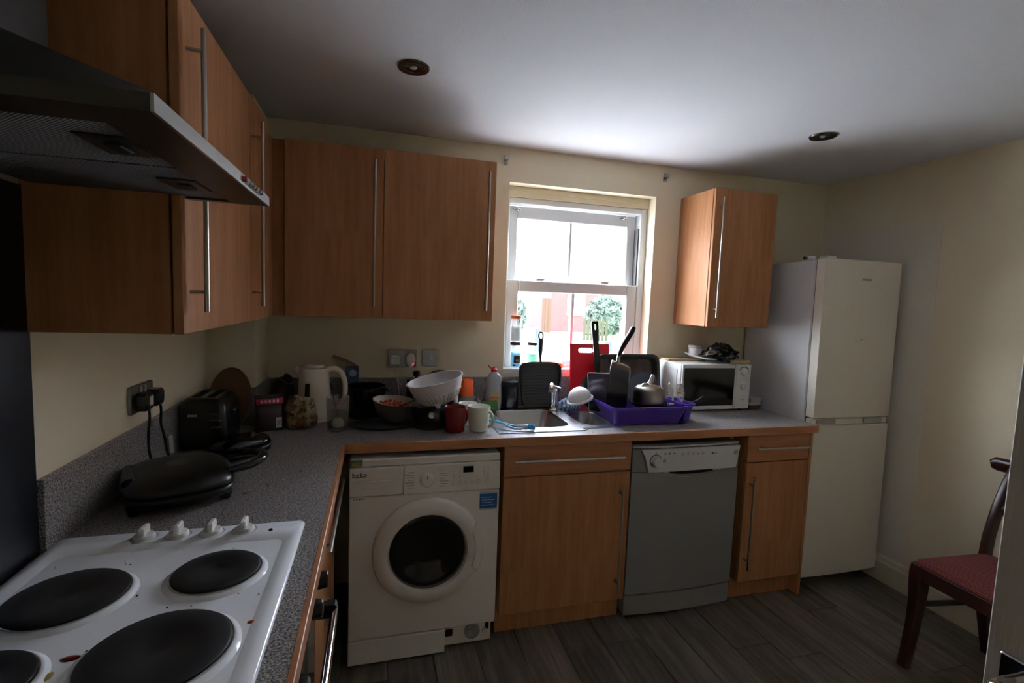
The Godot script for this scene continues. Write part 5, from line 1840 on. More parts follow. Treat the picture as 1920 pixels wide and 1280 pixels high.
	for p in hole:
		var d: Vector2 = (p - oc)
		var sx: float = INF if abs(d.x) < 1e-6 else ((W2 / 2 - oc.x) / d.x if d.x > 0 else (-W2 / 2 - oc.x) / d.x)
		var sy: float = INF if abs(d.y) < 1e-6 else ((H2 - oc.y) / d.y if d.y > 0 else (0.27 - oc.y) / d.y)
		outer.append(oc + d * min(sx, sy))
	for q in [Vector2(W2 / 2, 0.27), Vector2(-W2 / 2, 0.27), Vector2(-W2 / 2, H2 - 0.01), Vector2(W2 / 2, H2 - 0.01), Vector2(-W2 / 2 + 0.01, H2), Vector2(W2 / 2 - 0.01, H2)]:
		var best := 0
		for i in outer.size():
			if outer[i].distance_to(q) < outer[best].distance_to(q): best = i
		outer[best] = q
	var mk := func(pl, z):
		var r := []
		for p in pl: r.append(Vector3(p.x, p.y, z))
		return r
	m.between(mk.call(outer, 0.005), mk.call(hole, 0.005))
	m.between(mk.call(hole, -0.005), mk.call(outer, -0.005))
	m.loft([mk.call(outer, -0.005), mk.call(outer, 0.005)], false, false, false)
	m.loft([mk.call(hole, 0.005), mk.call(hole, -0.005)], false, false, false)
	obj("board", m, M.red_board, t)

# ---------------------------------------------------------------- drying rack and what stands in it
func build_rack():
	var y := T + 0.0055
	var x0 := 1.80; var x1 := 2.165; var z0 := 0.185; var z1 := 0.50
	var t := thing("dish_rack", "purple plastic dish rack full of pans and cutlery on the drainer", "dish rack", Vector3(1.98, y, 0.34))
	var m := W(t)
	var R := func(d, yy): return frect(x0 - d, x1 + d, z0 - d, z1 + d, 0.02, yy, 4)
	m.loft([R.call(-0.010, y), R.call(0.012, y + 0.070), R.call(0.020, y + 0.074), R.call(0.020, y + 0.084), R.call(0.010, y + 0.084), R.call(0.004, y + 0.078), R.call(-0.014, y + 0.008)], true, true, false)
	obj("tray", m, M.purple, t)
	m = W(t)   # cutlery corner
	var C := func(d, yy): return frect(2.172 - d, 2.232 + d, 0.33 - d, 0.49 + d, 0.015, yy, 4)
	m.loft([C.call(-0.012, y), C.call(0.0, y + 0.075), C.call(0.007, y + 0.082), C.call(0.007, y + 0.092), C.call(0.0, y + 0.092), C.call(-0.012, y + 0.008)], true, true, false)
	obj("cutlery_cup", m, M.purple, t)
	for i in 7:
		m = W(t)
		var zz := 0.21 + i * 0.042
		m.tube([Vector3(x0 + 0.01, y + 0.008, zz), Vector3(x0 + 0.01, y + 0.05, zz), Vector3(x0 + 0.016, y + 0.06, zz)], 0.004, 8)
		obj("prong", m, M.purple, t)
	# deep black pan on its side, handle up
	t = thing("saucepan", "deep black frying pan propped on its side in the rack, handle pointing up", "pan", Vector3(1.884, y + 0.155, 0.345))
	# local y = opening direction
	var oy := Vector3(-0.86, 0.06, -0.50).normalized()
	var ox := Vector3(0.20, 0.98, -0.1)
	ox = (ox - oy * ox.dot(oy)).normalized()
	var oz := ox.cross(oy)
	m = L(Basis(ox, oy, oz), Vector3.ZERO)
	m.lathe([Vector2(0.0, -0.055), Vector2(0.092, -0.055), Vector2(0.104, -0.050), Vector2(0.118, -0.02), Vector2(0.128, 0.035), Vector2(0.132, 0.040), Vector2(0.130, 0.043), Vector2(0.125, 0.038), Vector2(0.112, -0.018), Vector2(0.095, -0.046), Vector2(0.0, -0.049)], 56)
	obj("pan", m, M.nonstick, t)
	m = L(Basis(ox, oy, oz), Vector3.ZERO)
	m.tube([Vector3(0.118, 0.012, 0.0), Vector3(0.142, 0.014, 0.0), Vector3(0.156, 0.012, 0.0)], [0.012, 0.013, 0.011], 14, true, 0.8)
	obj("collar", m, M.handle, t)
	m = L(Basis(ox, oy, oz), Vector3.ZERO)
	m.ctube([Vector3(0.154, 0.012, 0.0), Vector3(0.19, 0.004, 0.0), Vector3(0.235, -0.014, 0.0), Vector3(0.28, -0.034, 0.0), Vector3(0.305, -0.042, 0.0), Vector3(0.312, -0.044, 0.0)], [0.013, 0.017, 0.019, 0.019, 0.017, 0.008], 16, true, 0.75)
	obj("handle", m, M.black_plastic, t)
	# square dish and round plate beside it
	t = thing("square_dish", "dark square plate with a pale edge standing beside the deep pan", "plate", Vector3(1.806, y + 0.012, 0.335), -1.28)
	t.rotation.z = 0.12
	m = MB.new()
	m.x = Transform3D(Basis.IDENTITY, Vector3(0, 0.11, 0))
	m.prism(rr(0.17, 0.20, 0.01), -0.005, 0.006, 0.002)
	obj("plate", m, M.plum, t)
	m = MB.new()
	m.x = Transform3D(Basis.IDENTITY, Vector3(0, 0.11, 0))
	var ro := rr(0.172, 0.202, 0.011); var ri := rr(0.164, 0.194, 0.008)
	var mk := func(pl, z):
		var r := []
		for p in pl: r.append(Vector3(p.x, p.y, z))
		return r
	m.loft([mk.call(ro, 0.004), mk.call(ro, 0.0075), mk.call(ri, 0.0075), mk.call(ri, 0.004)], false, false, false)
	obj("edge", m, M.washer_grey, t)
	t = thing("dinner_plate", "round black plate standing upright in the rack behind the square one", "plate", Vector3(1.842, y + 0.012, 0.215), -0.30)
	t.rotation.z = 0.08
	m = L(Basis(Vector3.RIGHT, PI / 2), Vector3(0, 0.098, 0))
	m.lathe([Vector2(0.0, 0.0), Vector2(0.06, 0.0), Vector2(0.094, 0.012), Vector2(0.096, 0.015), Vector2(0.092, 0.016), Vector2(0.058, 0.004), Vector2(0.0, 0.004)], 44)
	obj("plate", m, M.nonstick, t)
	# grey pan lid standing behind
	t = thing("grey_plate", "dark grey round plate upright at the back of the rack", "plate", Vector3(2.095, y + 0.010, 0.232))
	t.rotation.x = -0.1
	m = L(Basis(Vector3.RIGHT, PI / 2), Vector3(0, 0.102, 0))
	m.lathe([Vector2(0.0, 0.0), Vector2(0.065, 0.0), Vector2(0.096, 0.012), Vector2(0.099, 0.015), Vector2(0.095, 0.016), Vector2(0.063, 0.004), Vector2(0.0, 0.004)], 44)
	obj("plate", m, M.plate_grey, t)
	# flat frying pan carrying the steel pot
	t = thing("frying_pan", "flat black frying pan lying on the rack, handle over the front corner", "pan", Vector3(2.052, y + 0.052, 0.365))
	m = MB.new()
	m.lathe([Vector2(0.0, 0.0), Vector2(0.082, 0.0), Vector2(0.092, 0.010), Vector2(0.100, 0.026), Vector2(0.101, 0.028), Vector2(0.097, 0.028), Vector2(0.089, 0.012), Vector2(0.080, 0.004), Vector2(0.0, 0.004)], 48)
	obj("pan", m, M.nonstick, t)
	m = MB.new()
	m.tube([Vector3(0.088, 0.018, 0.035), Vector3(0.122, 0.022, 0.048)], [0.011, 0.010], 12, true, 0.7)
	obj("collar", m, M.handle, t)
	m = MB.new()
	m.ctube([Vector3(0.118, 0.022, 0.046), Vector3(0.155, 0.022, 0.060), Vector3(0.20, 0.030, 0.072), Vector3(0.235, 0.048, 0.08), Vector3(0.258, 0.068, 0.084)], [0.009, 0.011, 0.011, 0.009, 0.004], 14, true, 0.7)
	obj("handle", m, M.black_plastic, t)
	t = thing("steel_pot", "small brushed steel pot upside down with its knob on top, in the rack", "pot", Vector3(2.052, y + 0.0565, 0.365))
	m = MB.new()
	m.lathe([Vector2(0.072, 0.0), Vector2(0.079, 0.0), Vector2(0.079, 0.07), Vector2(0.0765, 0.082), Vector2(0.071, 0.094), Vector2(0.060, 0.103), Vector2(0.03, 0.110), Vector2(0.0, 0.111)], 48)
	obj("dome", m, M.steel, t)
	m = MB.new()
	m.lathe([Vector2(0.012, 0.109), Vector2(0.010, 0.118), Vector2(0.012, 0.124), Vector2(0.0, 0.126)], 20)
	m.ctube([Vector3(-0.01, 0.116, 0.0), Vector3(0.0, 0.128, 0.0), Vector3(0.008, 0.148, 0.0), Vector3(0.012, 0.158, 0.0), Vector3(0.020, 0.156, 0.0), Vector3(0.019, 0.14, 0.0), Vector3(0.010, 0.118, 0.0)], 0.006, 10)
	obj("knob", m, M.chrome, t)
	m = MB.new()
	m.tube([Vector3(-0.052, 0.106, 0.01), Vector3(-0.040, 0.116, 0.012), Vector3(-0.022, 0.117, 0.012), Vector3(-0.012, 0.11, 0.01)], 0.006, 10)
	obj("loop", m, M.chrome, t)
	# cutlery, each piece on its own
	cutlery("table_knife", "plain steel table knife leaning in the cutlery cup", Vector3(2.183, y + 0.01, 0.42), Vector3(-0.035, 0.17, -0.03), "knife")
	cutlery("dessert_spoon", "steel spoon with its bowl up in the cutlery cup", Vector3(2.196, y + 0.01, 0.40), Vector3(-0.022, 0.145, -0.04), "spoon")
	cutlery("table_fork", "steel fork with a yellow band standing in the cutlery cup", Vector3(2.206, y + 0.01, 0.41), Vector3(0.0, 0.165, -0.02), "fork")
	cutlery("serving_spoon", "large pale slotted spoon at the edge of the cutlery cup", Vector3(2.218, y + 0.01, 0.41), Vector3(0.008, 0.165, -0.03), "slotted")
	# black turner standing behind, its hanging hole up
	t = thing("turner", "black nylon turner standing behind the rack, hanging hole up", "turner", Vector3(1.905, T + 0.0055, 0.12))
	t.rotation = Vector3(-0.12, 0.0, 0.075)
	m = MB.new()
	var hole := PackedVector2Array(); var out := PackedVector2Array()
	for i in 24:
		var a := TAU * i / 24
		hole.append(Vector2(0.007 * cos(a), 0.442 + 0.016 * sin(a)))
		var d := Vector2(cos(a), sin(a))
		var s: float = min(0.020 / max(abs(d.x), 1e-4), (0.032 if d.y > 0 else 0.034) / max(abs(d.y), 1e-4))
		out.append(Vector2(0, 0.442) + d * s)
	m.between(mk.call(out, 0.005), mk.call(hole, 0.005)); m.between(mk.call(hole, -0.005), mk.call(out, -0.005))
	m.loft([mk.call(out, -0.005), mk.call(out, 0.005)], false, false, false); m.loft([mk.call(hole, 0.005), mk.call(hole, -0.005)], false, false, false)
	m.prism(PackedVector2Array([Vector2(-0.014, 0.16), Vector2(0.014, 0.16), Vector2(0.018, 0.25), Vector2(0.016, 0.33), Vector2(0.020, 0.41), Vector2(-0.020, 0.41), Vector2(-0.016, 0.33), Vector2(-0.018, 0.25)]), -0.006, 0.006, 0.002)
	obj("handle", m, M.black_plastic, t)
	m = MB.new()
	m.prism(PackedVector2Array([Vector2(-0.04, 0.0), Vector2(0.04, 0.0), Vector2(0.042, 0.09), Vector2(0.014, 0.165), Vector2(-0.014, 0.165), Vector2(-0.042, 0.09)]), -0.003, 0.002, 0.001)
	obj("blade", m, M.black_plastic, t)
	# roasting tin propped against the wall
	t = thing("roasting_tin", "brown stained roasting tin propped against the wall behind the rack", "roasting tin", Vector3(2.092, T + 0.0055, 0.105))
	t.rotation.x = -0.16
	m = MB.new()
	var P := func(w, h, r, z): 
		var q := []
		for p in rr(w, h, r, 6, Vector2(0, 0.148)): q.append(Vector3(p.x, p.y, z))
		return q
	m.loft([P.call(0.345, 0.235, 0.03, -0.038), P.call(0.37, 0.262, 0.04, -0.004), P.call(0.394, 0.286, 0.045, 0.0), P.call(0.396, 0.288, 0.046, 0.004), P.call(0.392, 0.284, 0.045, 0.006), P.call(0.364, 0.256, 0.038, 0.001)], true, false)
	obj("rim", m, M.nonstick_worn, t)
	m = MB.new()
	m.loft([P.call(0.364, 0.256, 0.038, 0.001), P.call(0.340, 0.230, 0.03, -0.034)], false, true)
	obj("inside", m, M.tin_brown, t)
	# white half-round sieve hooked on the rack's rim
	t = thing("sieve", "white plastic half round strainer upside down on the rack's rim", "strainer", Vector3(1.703, y + 0.118, 0.27))
	t.rotation = Vector3(0.0, 0.0, 0.33)
	m = MB.new()
	var dome := []
	for i in 9:
		var a := i / 8.0 * PI / 2
		dome.append(Vector2(0.060 * cos(a), -0.036 + 0.058 * sin(a)))
	dome.push_front(Vector2(0.060, -0.044)); dome.push_front(Vector2(0.064, -0.046)); dome.push_front(Vector2(0.064, -0.050)); dome.push_front(Vector2(0.056, -0.050))
	m.lathe(dome, 40, 1.2)
	obj("dome", m, M.colander, t)
	m = MB.new()
	m.lathe([Vector2(0.064, -0.050), Vector2(0.068, -0.048), Vector2(0.068, -0.040), Vector2(0.061, -0.038)], 40)
	obj("rim", m, M.white_plastic, t)
	m = MB.new()
	m.tube([Vector3(0.062, -0.044, 0.0), Vector3(0.08, -0.044, -0.006), Vector3(0.095, -0.046, -0.01)], [0.007, 0.006, 0.007], 8, true, 0.6)
	obj("handle", m, M.white_plastic, t)

func cutlery(called: String, label: String, at: Vector3, d: Vector3, kind: String):
	var t := thing(called, label, kind if kind != "slotted" else "spoon", at, 0, "cutlery in the rack's cup")
	var up := d.normalized()
	var side := up.cross(Vector3.BACK).normalized()
	if side.x > 0: side = -side
	side = -side
	var b := Basis(side, up, side.cross(up))
	var ln := d.length()
	var m := L(b)
	match kind:
		"knife":
			m.prism(PackedVector2Array([Vector2(-0.006, 0), Vector2(0.006, 0), Vector2(0.0045, ln * 0.45), Vector2(0.009, ln * 0.55), Vector2(0.009, ln * 0.85), Vector2(0.002, ln), Vector2(-0.006, ln * 0.96), Vector2(-0.0045, ln * 0.45)]), -0.0012, 0.0012, 0.0004)
			obj("blade", m, M.sink_steel, t)
		"spoon":
			m.tube([Vector3(0, 0, 0), Vector3(0, ln * 0.7, 0)], [0.005, 0.003], 8, true, 0.4)
			obj("handle", m, M.sink_steel, t)
			m = L(b, b * Vector3(0, ln * 0.84, 0))
			m.x = m.x * Transform3D(Basis(Vector3(1, 0, 0), Vector3(0, 0, 0.35), Vector3(0, -1.5, 0)), Vector3.ZERO)
			m.lathe([Vector2(0.0, -0.012), Vector2(0.010, -0.009), Vector2(0.015, 0.0), Vector2(0.0145, 0.001), Vector2(0.009, -0.006), Vector2(0.0, -0.009)], 20)
			obj("bowl", m, M.sink_steel, t)
		"fork":
			m.prism(PackedVector2Array([Vector2(-0.0055, 0), Vector2(0.0055, 0), Vector2(0.003, ln * 0.55), Vector2(0.0115, ln * 0.70), Vector2(0.0115, ln * 0.76), Vector2(-0.0115, ln * 0.76), Vector2(-0.0115, ln * 0.70), Vector2(-0.003, ln * 0.55)]), -0.001, 0.001)
			obj("handle", m, M.sink_steel, t)
			for i in 4:
				m = L(b)
				var xx := -0.0097 + i * 0.0065
				m.span(Vector3(xx - 0.0018, ln * 0.76, -0.001), Vector3(xx + 0.0018, ln, 0.001), 0.0006)
				obj("tine", m, M.sink_steel, t)
			m = L(b)
			m.span(Vector3(-0.0125, ln * 0.70, -0.002), Vector3(0.0125, ln * 0.75, 0.002), 0.001)
			obj("yellow_band", m, M.fork_yellow, t)
		"slotted":
			m.tube([Vector3(0, 0, 0), Vector3(0, ln * 0.45, 0)], [0.005, 0.004], 8, true, 0.5)
			obj("handle", m, M.washer_grey, t)
			for i in 5:
				m = L(b)
				var w := 0.017 * sin(PI * (i + 1.0) / 6.2)
				m.span(Vector3(-w, ln * (0.42 + i * 0.12), -0.0012), Vector3(w, ln * (0.50 + i * 0.12), 0.0012), 0.001)
				obj("bar", m, M.washer_grey, t)
			m = L(b)
			for s in [-1.0, 1.0]:
				var path := []
				for i in 9: path.append(Vector3(s * 0.018 * sin(PI * i / 8.0), ln * (0.40 + 0.60 * i / 8.0), 0))
				m.tube(path, 0.0022, 6)
			obj("rim", m, M.washer_grey, t)

# ---------------------------------------------------------------- microwave corner
func build_microwave():
	var y := T + 0.0003
	var x0 := 2.314; var x1 := 2.758; var zb := 0.022; var zf := 0.262; var y0 := T + 0.010; var y1 := 1.172
	var t := thing("microwave", "white microwave oven with a dark door and two dials beside the rack", "microwave", Vector3(2.536, y, 0.14))
	var m := W(t)
	m.span(Vector3(x0, y0, zb), Vector3(x1, y1, zf - 0.016), 0.004)
	obj("body", m, M.white_plastic, t)
	m = W(t)   # pressed relief on the flank
	m.span(Vector3(x0 - 0.0025, y0 + 0.03, zb + 0.02), Vector3(x0, y1 - 0.03, zf - 0.05), 0.002)
	obj("side_relief", m, M.white_plastic, t)
	m = W(t)
	m.span(Vector3(2.660, y0, zf - 0.014), Vector3(x1, y1, zf), 0.004)
	var pn := obj("control_panel", m, M.white_plastic, t)
	m = W(t)
	frame_bars(m, x0, 2.659, y0, y1, zf - 0.014, zf, 0.012, 0.010, 0.022, 0.022, 0.003)
	var dr := obj("door", m, M.white_plastic, t)
	m = W(t)
	m.span(Vector3(x0 + 0.011, y0 + 0.021, zf - 0.013), Vector3(2.650, y1 - 0.021, zf - 0.002))
	obj("door_glass", m, M.black_gloss, dr)
	for k in [[1.128, 0.026], [1.05, 0.024]]:
		m = W(t)
		m.x = Transform3D(Basis(Vector3.RIGHT, PI / 2), Vector3(2.708, k[0], zf))
		m.lathe([Vector2(k[1], 0.0), Vector2(k[1], 0.002), Vector2(k[1] * 0.8, 0.003), Vector2(k[1] * 0.76, 0.014), Vector2(k[1] * 0.7, 0.016), Vector2(0.0, 0.016)], 32)
		m.x = Transform3D(Basis(Vector3.BACK, -0.4), Vector3(2.708, k[0], zf + 0.017))
		m.box(Vector3.ZERO, Vector3(0.006, k[1] * 1.4, 0.005), 0.001)
		obj("dial", m, M.white_plastic, pn)
	m = W(t)
	m.x = Transform3D(Basis.IDENTITY, Vector3(2.708, 1.128, zf))
	for i in 12:
		var a := lerpf(-0.2, 2.6, i / 11.0)
		m.box(Vector3(0.031 * cos(a), 0.031 * sin(a), 0.0004), Vector3(0.006, 0.006, 0.0006))
	obj("dial_scale", m, M.print_dark, pn)
	m = W(t)
	m.box(Vector3(2.712, 0.972, zf + 0.0004), Vector3(0.016, 0.006, 0.0006))
	obj("maker_print", m, M.washer_grey, pn)
	for xx in [x0 + 0.04, x1 - 0.04]:
		for zz in [zb + 0.03, zf - 0.03]:
			m = W(t)
			m.x = Transform3D(Basis.IDENTITY, Vector3(xx, y, zz))
			m.lathe([Vector2(0.0, 0.0), Vector2(0.012, 0.0), Vector2(0.014, 0.011)], 12)
			obj("foot", m, M.black_matt, t)
	# on top of it
	m = MB.new()
	m.span(Vector3(2.318, y1 + 0.0004, 0.030), Vector3(2.565, y1 + 0.012, 0.115), 0.002)
	var wb := obj("wooden_board", m, M.rolling)
	tag(wb, "thin pale wooden board lying at the back of the microwave's top", "board")
	t = thing("side_plate", "white plate tilted on the microwave under the dark cloth", "plate", Vector3(2.515, y1 + 0.022, 0.13))
	t.rotation = Vector3(0.08, 0, -0.13)
	m = MB.new()
	m.lathe([Vector2(0.0, 0.0), Vector2(0.06, 0.0), Vector2(0.092, 0.010), Vector2(0.094, 0.0125), Vector2(0.090, 0.013), Vector2(0.058, 0.004), Vector2(0.0, 0.004)], 44)
	obj("plate", m, M.white_plastic, t)
	t = thing("white_pot", "small white lidded pot on the plate on top of the microwave", "pot", Vector3(2.497, y1 + 0.032, 0.105))
	m = MB.new()
	m.lathe([Vector2(0.0, 0.0), Vector2(0.034, 0.0), Vector2(0.036, 0.004), Vector2(0.038, 0.045), Vector2(0.0, 0.045)], 32)
	obj("pot", m, M.white_plastic, t)
	m = MB.new()
	m.lathe([Vector2(0.040, 0.044), Vector2(0.041, 0.046), Vector2(0.041, 0.056), Vector2(0.038, 0.059), Vector2(0.0, 0.060)], 32)
	obj("lid", m, M.washer_grey, t)
	t = thing("oven_glove", "crumpled dark grey and pale patterned cloth heaped on the microwave", "cloth", Vector3(2.61, y1 + 0.001, 0.165))
	m = MB.new()
	blob(m, Vector3(0.22, 0.085, 0.13), 72, 0.4, 40, 24, 2.4, 0.0, 0.036)
	obj("cloth", m, M.cloth_dark, t)
	m = MB.new()
	m.x = Transform3D(Basis.IDENTITY, Vector3(0.035, 0.03, -0.03))
	blob(m, Vector3(0.14, 0.075, 0.09), 75, 0.35, 28, 18, 2.6)
	obj("dark_fold", m, M.cloth_black, t)
	m = MB.new()
	m.sheet(func(u, w): return Vector3(-0.11 + 0.15 * u, 0.055 + 0.016 * sin(u * 6.0) + 0.02 * w, 0.035 + 0.04 * w + 0.008 * sin(u * 9.0)), 18, 5, 0.003)
	obj("edge_fold", m, M.cloth_dark, t)
	t = thing("rolling_pin", "pale wooden rod lying on the microwave behind the cloth", "rolling pin", Vector3(2.690, y1 + 0.013, 0.240), 0.12)
	m = L(Basis(Vector3.BACK, PI / 2))
	m.lathe([Vector2(0.0, -0.075), Vector2(0.010, -0.074), Vector2(0.0115, -0.07), Vector2(0.0115, 0.055), Vector2(0.0, 0.056)], 20)
	obj("rod", m, M.rolling, t)
	# two flat tubs by the fridge
	for i in 2:
		t = thing("food_tub", ["brown food tub at the bottom of the pair beside the microwave", "clear lidded food tub stacked on the brown one beside the microwave"][i], "tub", Vector3(2.812, y + i * 0.034, 0.205), 0, "food tubs by the fridge")
		m = MB.new()
		m.loft([frect(-0.036, 0.036, -0.045, 0.045, 0.01, 0.0), frect(-0.042, 0.042, -0.052, 0.052, 0.012, 0.028)], true, true)
		obj("tub", m, M.card_brown if i == 0 else M.washer_grey, t)
		m = MB.new()
		m.loft([frect(-0.045, 0.045, -0.055, 0.055, 0.012, 0.0275), frect(-0.045, 0.045, -0.055, 0.055, 0.012, 0.0335)], true, true)
		obj("lid", m, M.washer_grey, t)

# ---------------------------------------------------------------- toaster, grill and board by the hob
func build_hob_side_things():
	var y := T + 0.0003
	# round wooden board leaning in the corner
	var t := thing("bread_board", "round dark wooden board leaning in the corner behind the toaster", "chopping board", Vector3(0.135, y, 0.345))
	t.rotation.x = -0.2
	var m := L(Basis(Vector3.RIGHT, PI / 2), Vector3(0, 0.128, 0))
	m.x = m.x.scaled_local(Vector3(0.62, 1, 1.0))
	m.lathe([Vector2(0.0, -0.007), Vector2(0.124, -0.007), Vector2(0.128, -0.004), Vector2(0.128, 0.004), Vector2(0.124, 0.007), Vector2(0.0, 0.007)], 48)
	obj("board", m, M.bread_board, t)
	# toaster
	t = thing("toaster", "black two slot toaster against the wall beyond the contact grill", "toaster", Vector3(0.118, y, 0.525))
	m = MB.new()
	m.loft([frect(-0.066, 0.076, -0.10, 0.105, 0.02, 0.006), frect(-0.070, 0.082, -0.104, 0.110, 0.022, 0.03), frect(-0.068, 0.078, -0.10, 0.105, 0.022, 0.15), frect(-0.058, 0.066, -0.09, 0.095, 0.022, 0.178), frect(-0.05, 0.056, -0.082, 0.088, 0.02, 0.182)], true, true)
	obj("shell", m, M.black_plastic, t)
	m = MB.new()
	m.loft([frect(-0.050, 0.052, -0.080, 0.084, 0.012, 0.1815), frect(-0.050, 0.052, -0.080, 0.084, 0.012, 0.185), frect(-0.046, 0.048, -0.076, 0.080, 0.012, 0.186)], false, true)
	obj("top_plate", m, M.nickel_dark, t)
	for xx in [-0.024, 0.026]:
		m = MB.new()
		m.span(Vector3(xx - 0.013, 0.1862, -0.066), Vector3(xx + 0.013, 0.1872, 0.070))
		obj("slot", m, M.dark_void, t)
	for i in 3:
		m = MB.new()
		m.box(Vector3(0.05, 0.085 + i * 0.024, 0.1085), Vector3(0.034, 0.007, 0.006), 0.002)
		obj("button", m, M.chrome, t)
	m = MB.new()
	m.box(Vector3(-0.022, 0.128, 0.1075), Vector3(0.03, 0.009, 0.002), 0.001)
	obj("badge", m, M.handle, t)
	m = MB.new()
	m.box(Vector3(0.083, 0.12, 0.0), Vector3(0.014, 0.018, 0.04), 0.004)
	obj("lever", m, M.black_plastic, t)
	# pale tag hanging at the toaster's back
	t = thing("paper_tag", "small crumpled white paper scrap by the toaster on the upstand", "paper", Vector3(0.058, y + 0.045, 0.70))
	m = MB.new()
	m.sheet(func(u, w): return Vector3(0.0 + 0.008 * sin(u * 5.0), -0.02 + 0.06 * w, 0.02 - 0.035 * u + 0.01 * w), 6, 6, 0.001)
	obj("scrap", m, M.label_white, t)
	# contact grill: two clam halves, feet and a wide loop handle at the front
	t = thing("contact_grill", "large black contact grill with a looped handle, by the hob wall", "contact grill", Vector3(0.190, y, 1.035), 0.40)
	var S := func(lx, lz, yy, pw):
		var r := []
		for j in 40:
			var a := TAU * j / 40
			var c := cos(a); var s := sin(a)
			r.append(Vector3(lx * sign(c) * pow(abs(c), pw), yy, -lz * sign(s) * pow(abs(s), pw)))
		return r
	m = MB.new()
	m.loft([S.call(0.110, 0.125, 0.014, 0.6), S.call(0.126, 0.140, 0.026, 0.6), S.call(0.130, 0.144, 0.040, 0.6), S.call(0.124, 0.138, 0.043, 0.6)], true, true)
	obj("base", m, M.black_plastic, t)
	m = MB.new()
	m.loft([S.call(0.122, 0.136, 0.045, 0.6), S.call(0.130, 0.144, 0.049, 0.6), S.call(0.128, 0.142, 0.062, 0.62), S.call(0.112, 0.126, 0.078, 0.7), S.call(0.078, 0.09, 0.089, 0.8), S.call(0.03, 0.03, 0.093, 1.0)], true, true)
	var lid := obj("lid", m, M.black_plastic, t)
	m = MB.new()
	m.ctube([Vector3(0.110, 0.070, 0.07), Vector3(0.165, 0.074, 0.064), Vector3(0.200, 0.080, 0.035), Vector3(0.208, 0.082, 0.0), Vector3(0.200, 0.080, -0.035), Vector3(0.165, 0.074, -0.064), Vector3(0.110, 0.070, -0.07)], [0.012, 0.014, 0.016, 0.017, 0.016, 0.014, 0.012], 12, true, 0.8)
	obj("handle", m, M.black_gloss, lid)
	m = MB.new()
	m.box(Vector3(-0.108, 0.06, 0.0), Vector3(0.03, 0.05, 0.14), 0.008)
	obj("hinge", m, M.black_plastic, t)
	for sx in [-1, 1]:
		for sz in [-1, 1]:
			m = MB.new()
			m.x = Transform3D(Basis.IDENTITY, Vector3(sx * 0.10, 0, sz * 0.09))
			m.lathe([Vector2(0.0, 0.0), Vector2(0.012, 0.0), Vector2(0.018, 0.02), Vector2(0.0, 0.03)], 14)
			obj("foot", m, M.black_matt, t)
	# second black thing: small sandwich press with a shiny rounded end
	t = thing("sandwich_press", "small rounded black sandwich press beyond the contact grill", "sandwich press", Vector3(0.262, y, 0.70), 0.75)
	m = MB.new()
	m.loft([S.call(0.085, 0.06, 0.006, 0.75), S.call(0.098, 0.070, 0.016, 0.75), S.call(0.100, 0.072, 0.030, 0.75), S.call(0.096, 0.068, 0.034, 0.75)], true, true)
	obj("base", m, M.black_plastic, t)
	m = MB.new()
	m.loft([S.call(0.096, 0.068, 0.036, 0.75), S.call(0.100, 0.072, 0.040, 0.75), S.call(0.092, 0.066, 0.058, 0.8), S.call(0.06, 0.04, 0.068, 0.9)], true, true)
	obj("lid", m, M.black_gloss, t)

# ---------------------------------------------------------------- jars on the sill
func build_sill_jars():
	var y := 1.1095
	for k in [[1.455, "glass jar with a blue label on the window sill, under the orange lidded jar", "jar_blue", "jar_lid", 0.0], [1.552, "glass jar with a green label on the window sill", "jar_green", "jar_lid", 0.0], [1.452, "orange lidded glass jar stacked on the blue labelled jar", "jar_label_grey", "jar_lid_orange", 0.1455]]:
		var t := thing("glass_jar", k[1], "jar", Vector3(k[0], y + k[4], -0.043), 0, "jars on the sill")
		var m := MB.new()
		m.lathe([Vector2(0.0, 0.0), Vector2(0.026, 0.0), Vector2(0.0295, 0.004), Vector2(0.0295, 0.118), Vector2(0.026, 0.126), Vector2(0.026, 0.130)], 32)
		obj("glass", m, M.jar_glass, t)
		m = MB.new()
		m.lathe([Vector2(0.0, 0.003), Vector2(0.026, 0.004), Vector2(0.026, 0.085), Vector2(0.0, 0.087)], 28)
		obj("contents", m, M.jar_fill, t)
		m = MB.new()
		m.lathe([Vector2(0.028, 0.128), Vector2(0.030, 0.130), Vector2(0.030, 0.142), Vector2(0.028, 0.145), Vector2(0.0, 0.145)], 32)
		obj("lid", m, M[k[3]], t)
		var lb := wrap_label("label", M[k[2]], t, 0.0300, 0.012, 0.090, -PI / 2 - 1.2, -PI / 2 + 1.2)
		if k[2] == "jar_blue":
			wrap_label("label_panel", M.print_dark, t, 0.0303, 0.032, 0.072, -PI / 2 - 0.55, -PI / 2 + 0.75)
			text("label_text", "66", M.label_white, t, Vector3(0.003, 0.046, 0.0306), 0.018, 700)
			wrap_label("label_tab", M.print_dark, t, 0.0303, 0.014, 0.024, -PI / 2 - 0.7, -PI / 2 - 0.2)
		elif k[2] == "jar_green":
			wrap_label("label_line", M.pale_print, t, 0.0303, 0.072, 0.075, -PI / 2 - 0.8, -PI / 2 + 0.8)
			wrap_label("label_dot", M.jar_lid, t, 0.0303, 0.03, 0.038, -PI / 2 - 0.1, -PI / 2 + 0.2)
	var t := thing("orange_wrapper", "crumpled pale orange wrapper on the sill by the red board", "wrapper", Vector3(1.715, y, -0.045))
	var m := MB.new()
	blob(m, Vector3(0.05, 0.035, 0.04), 21, 0.35, 16, 10, 2.5)
	obj("wrapper", m, M.orange, t)

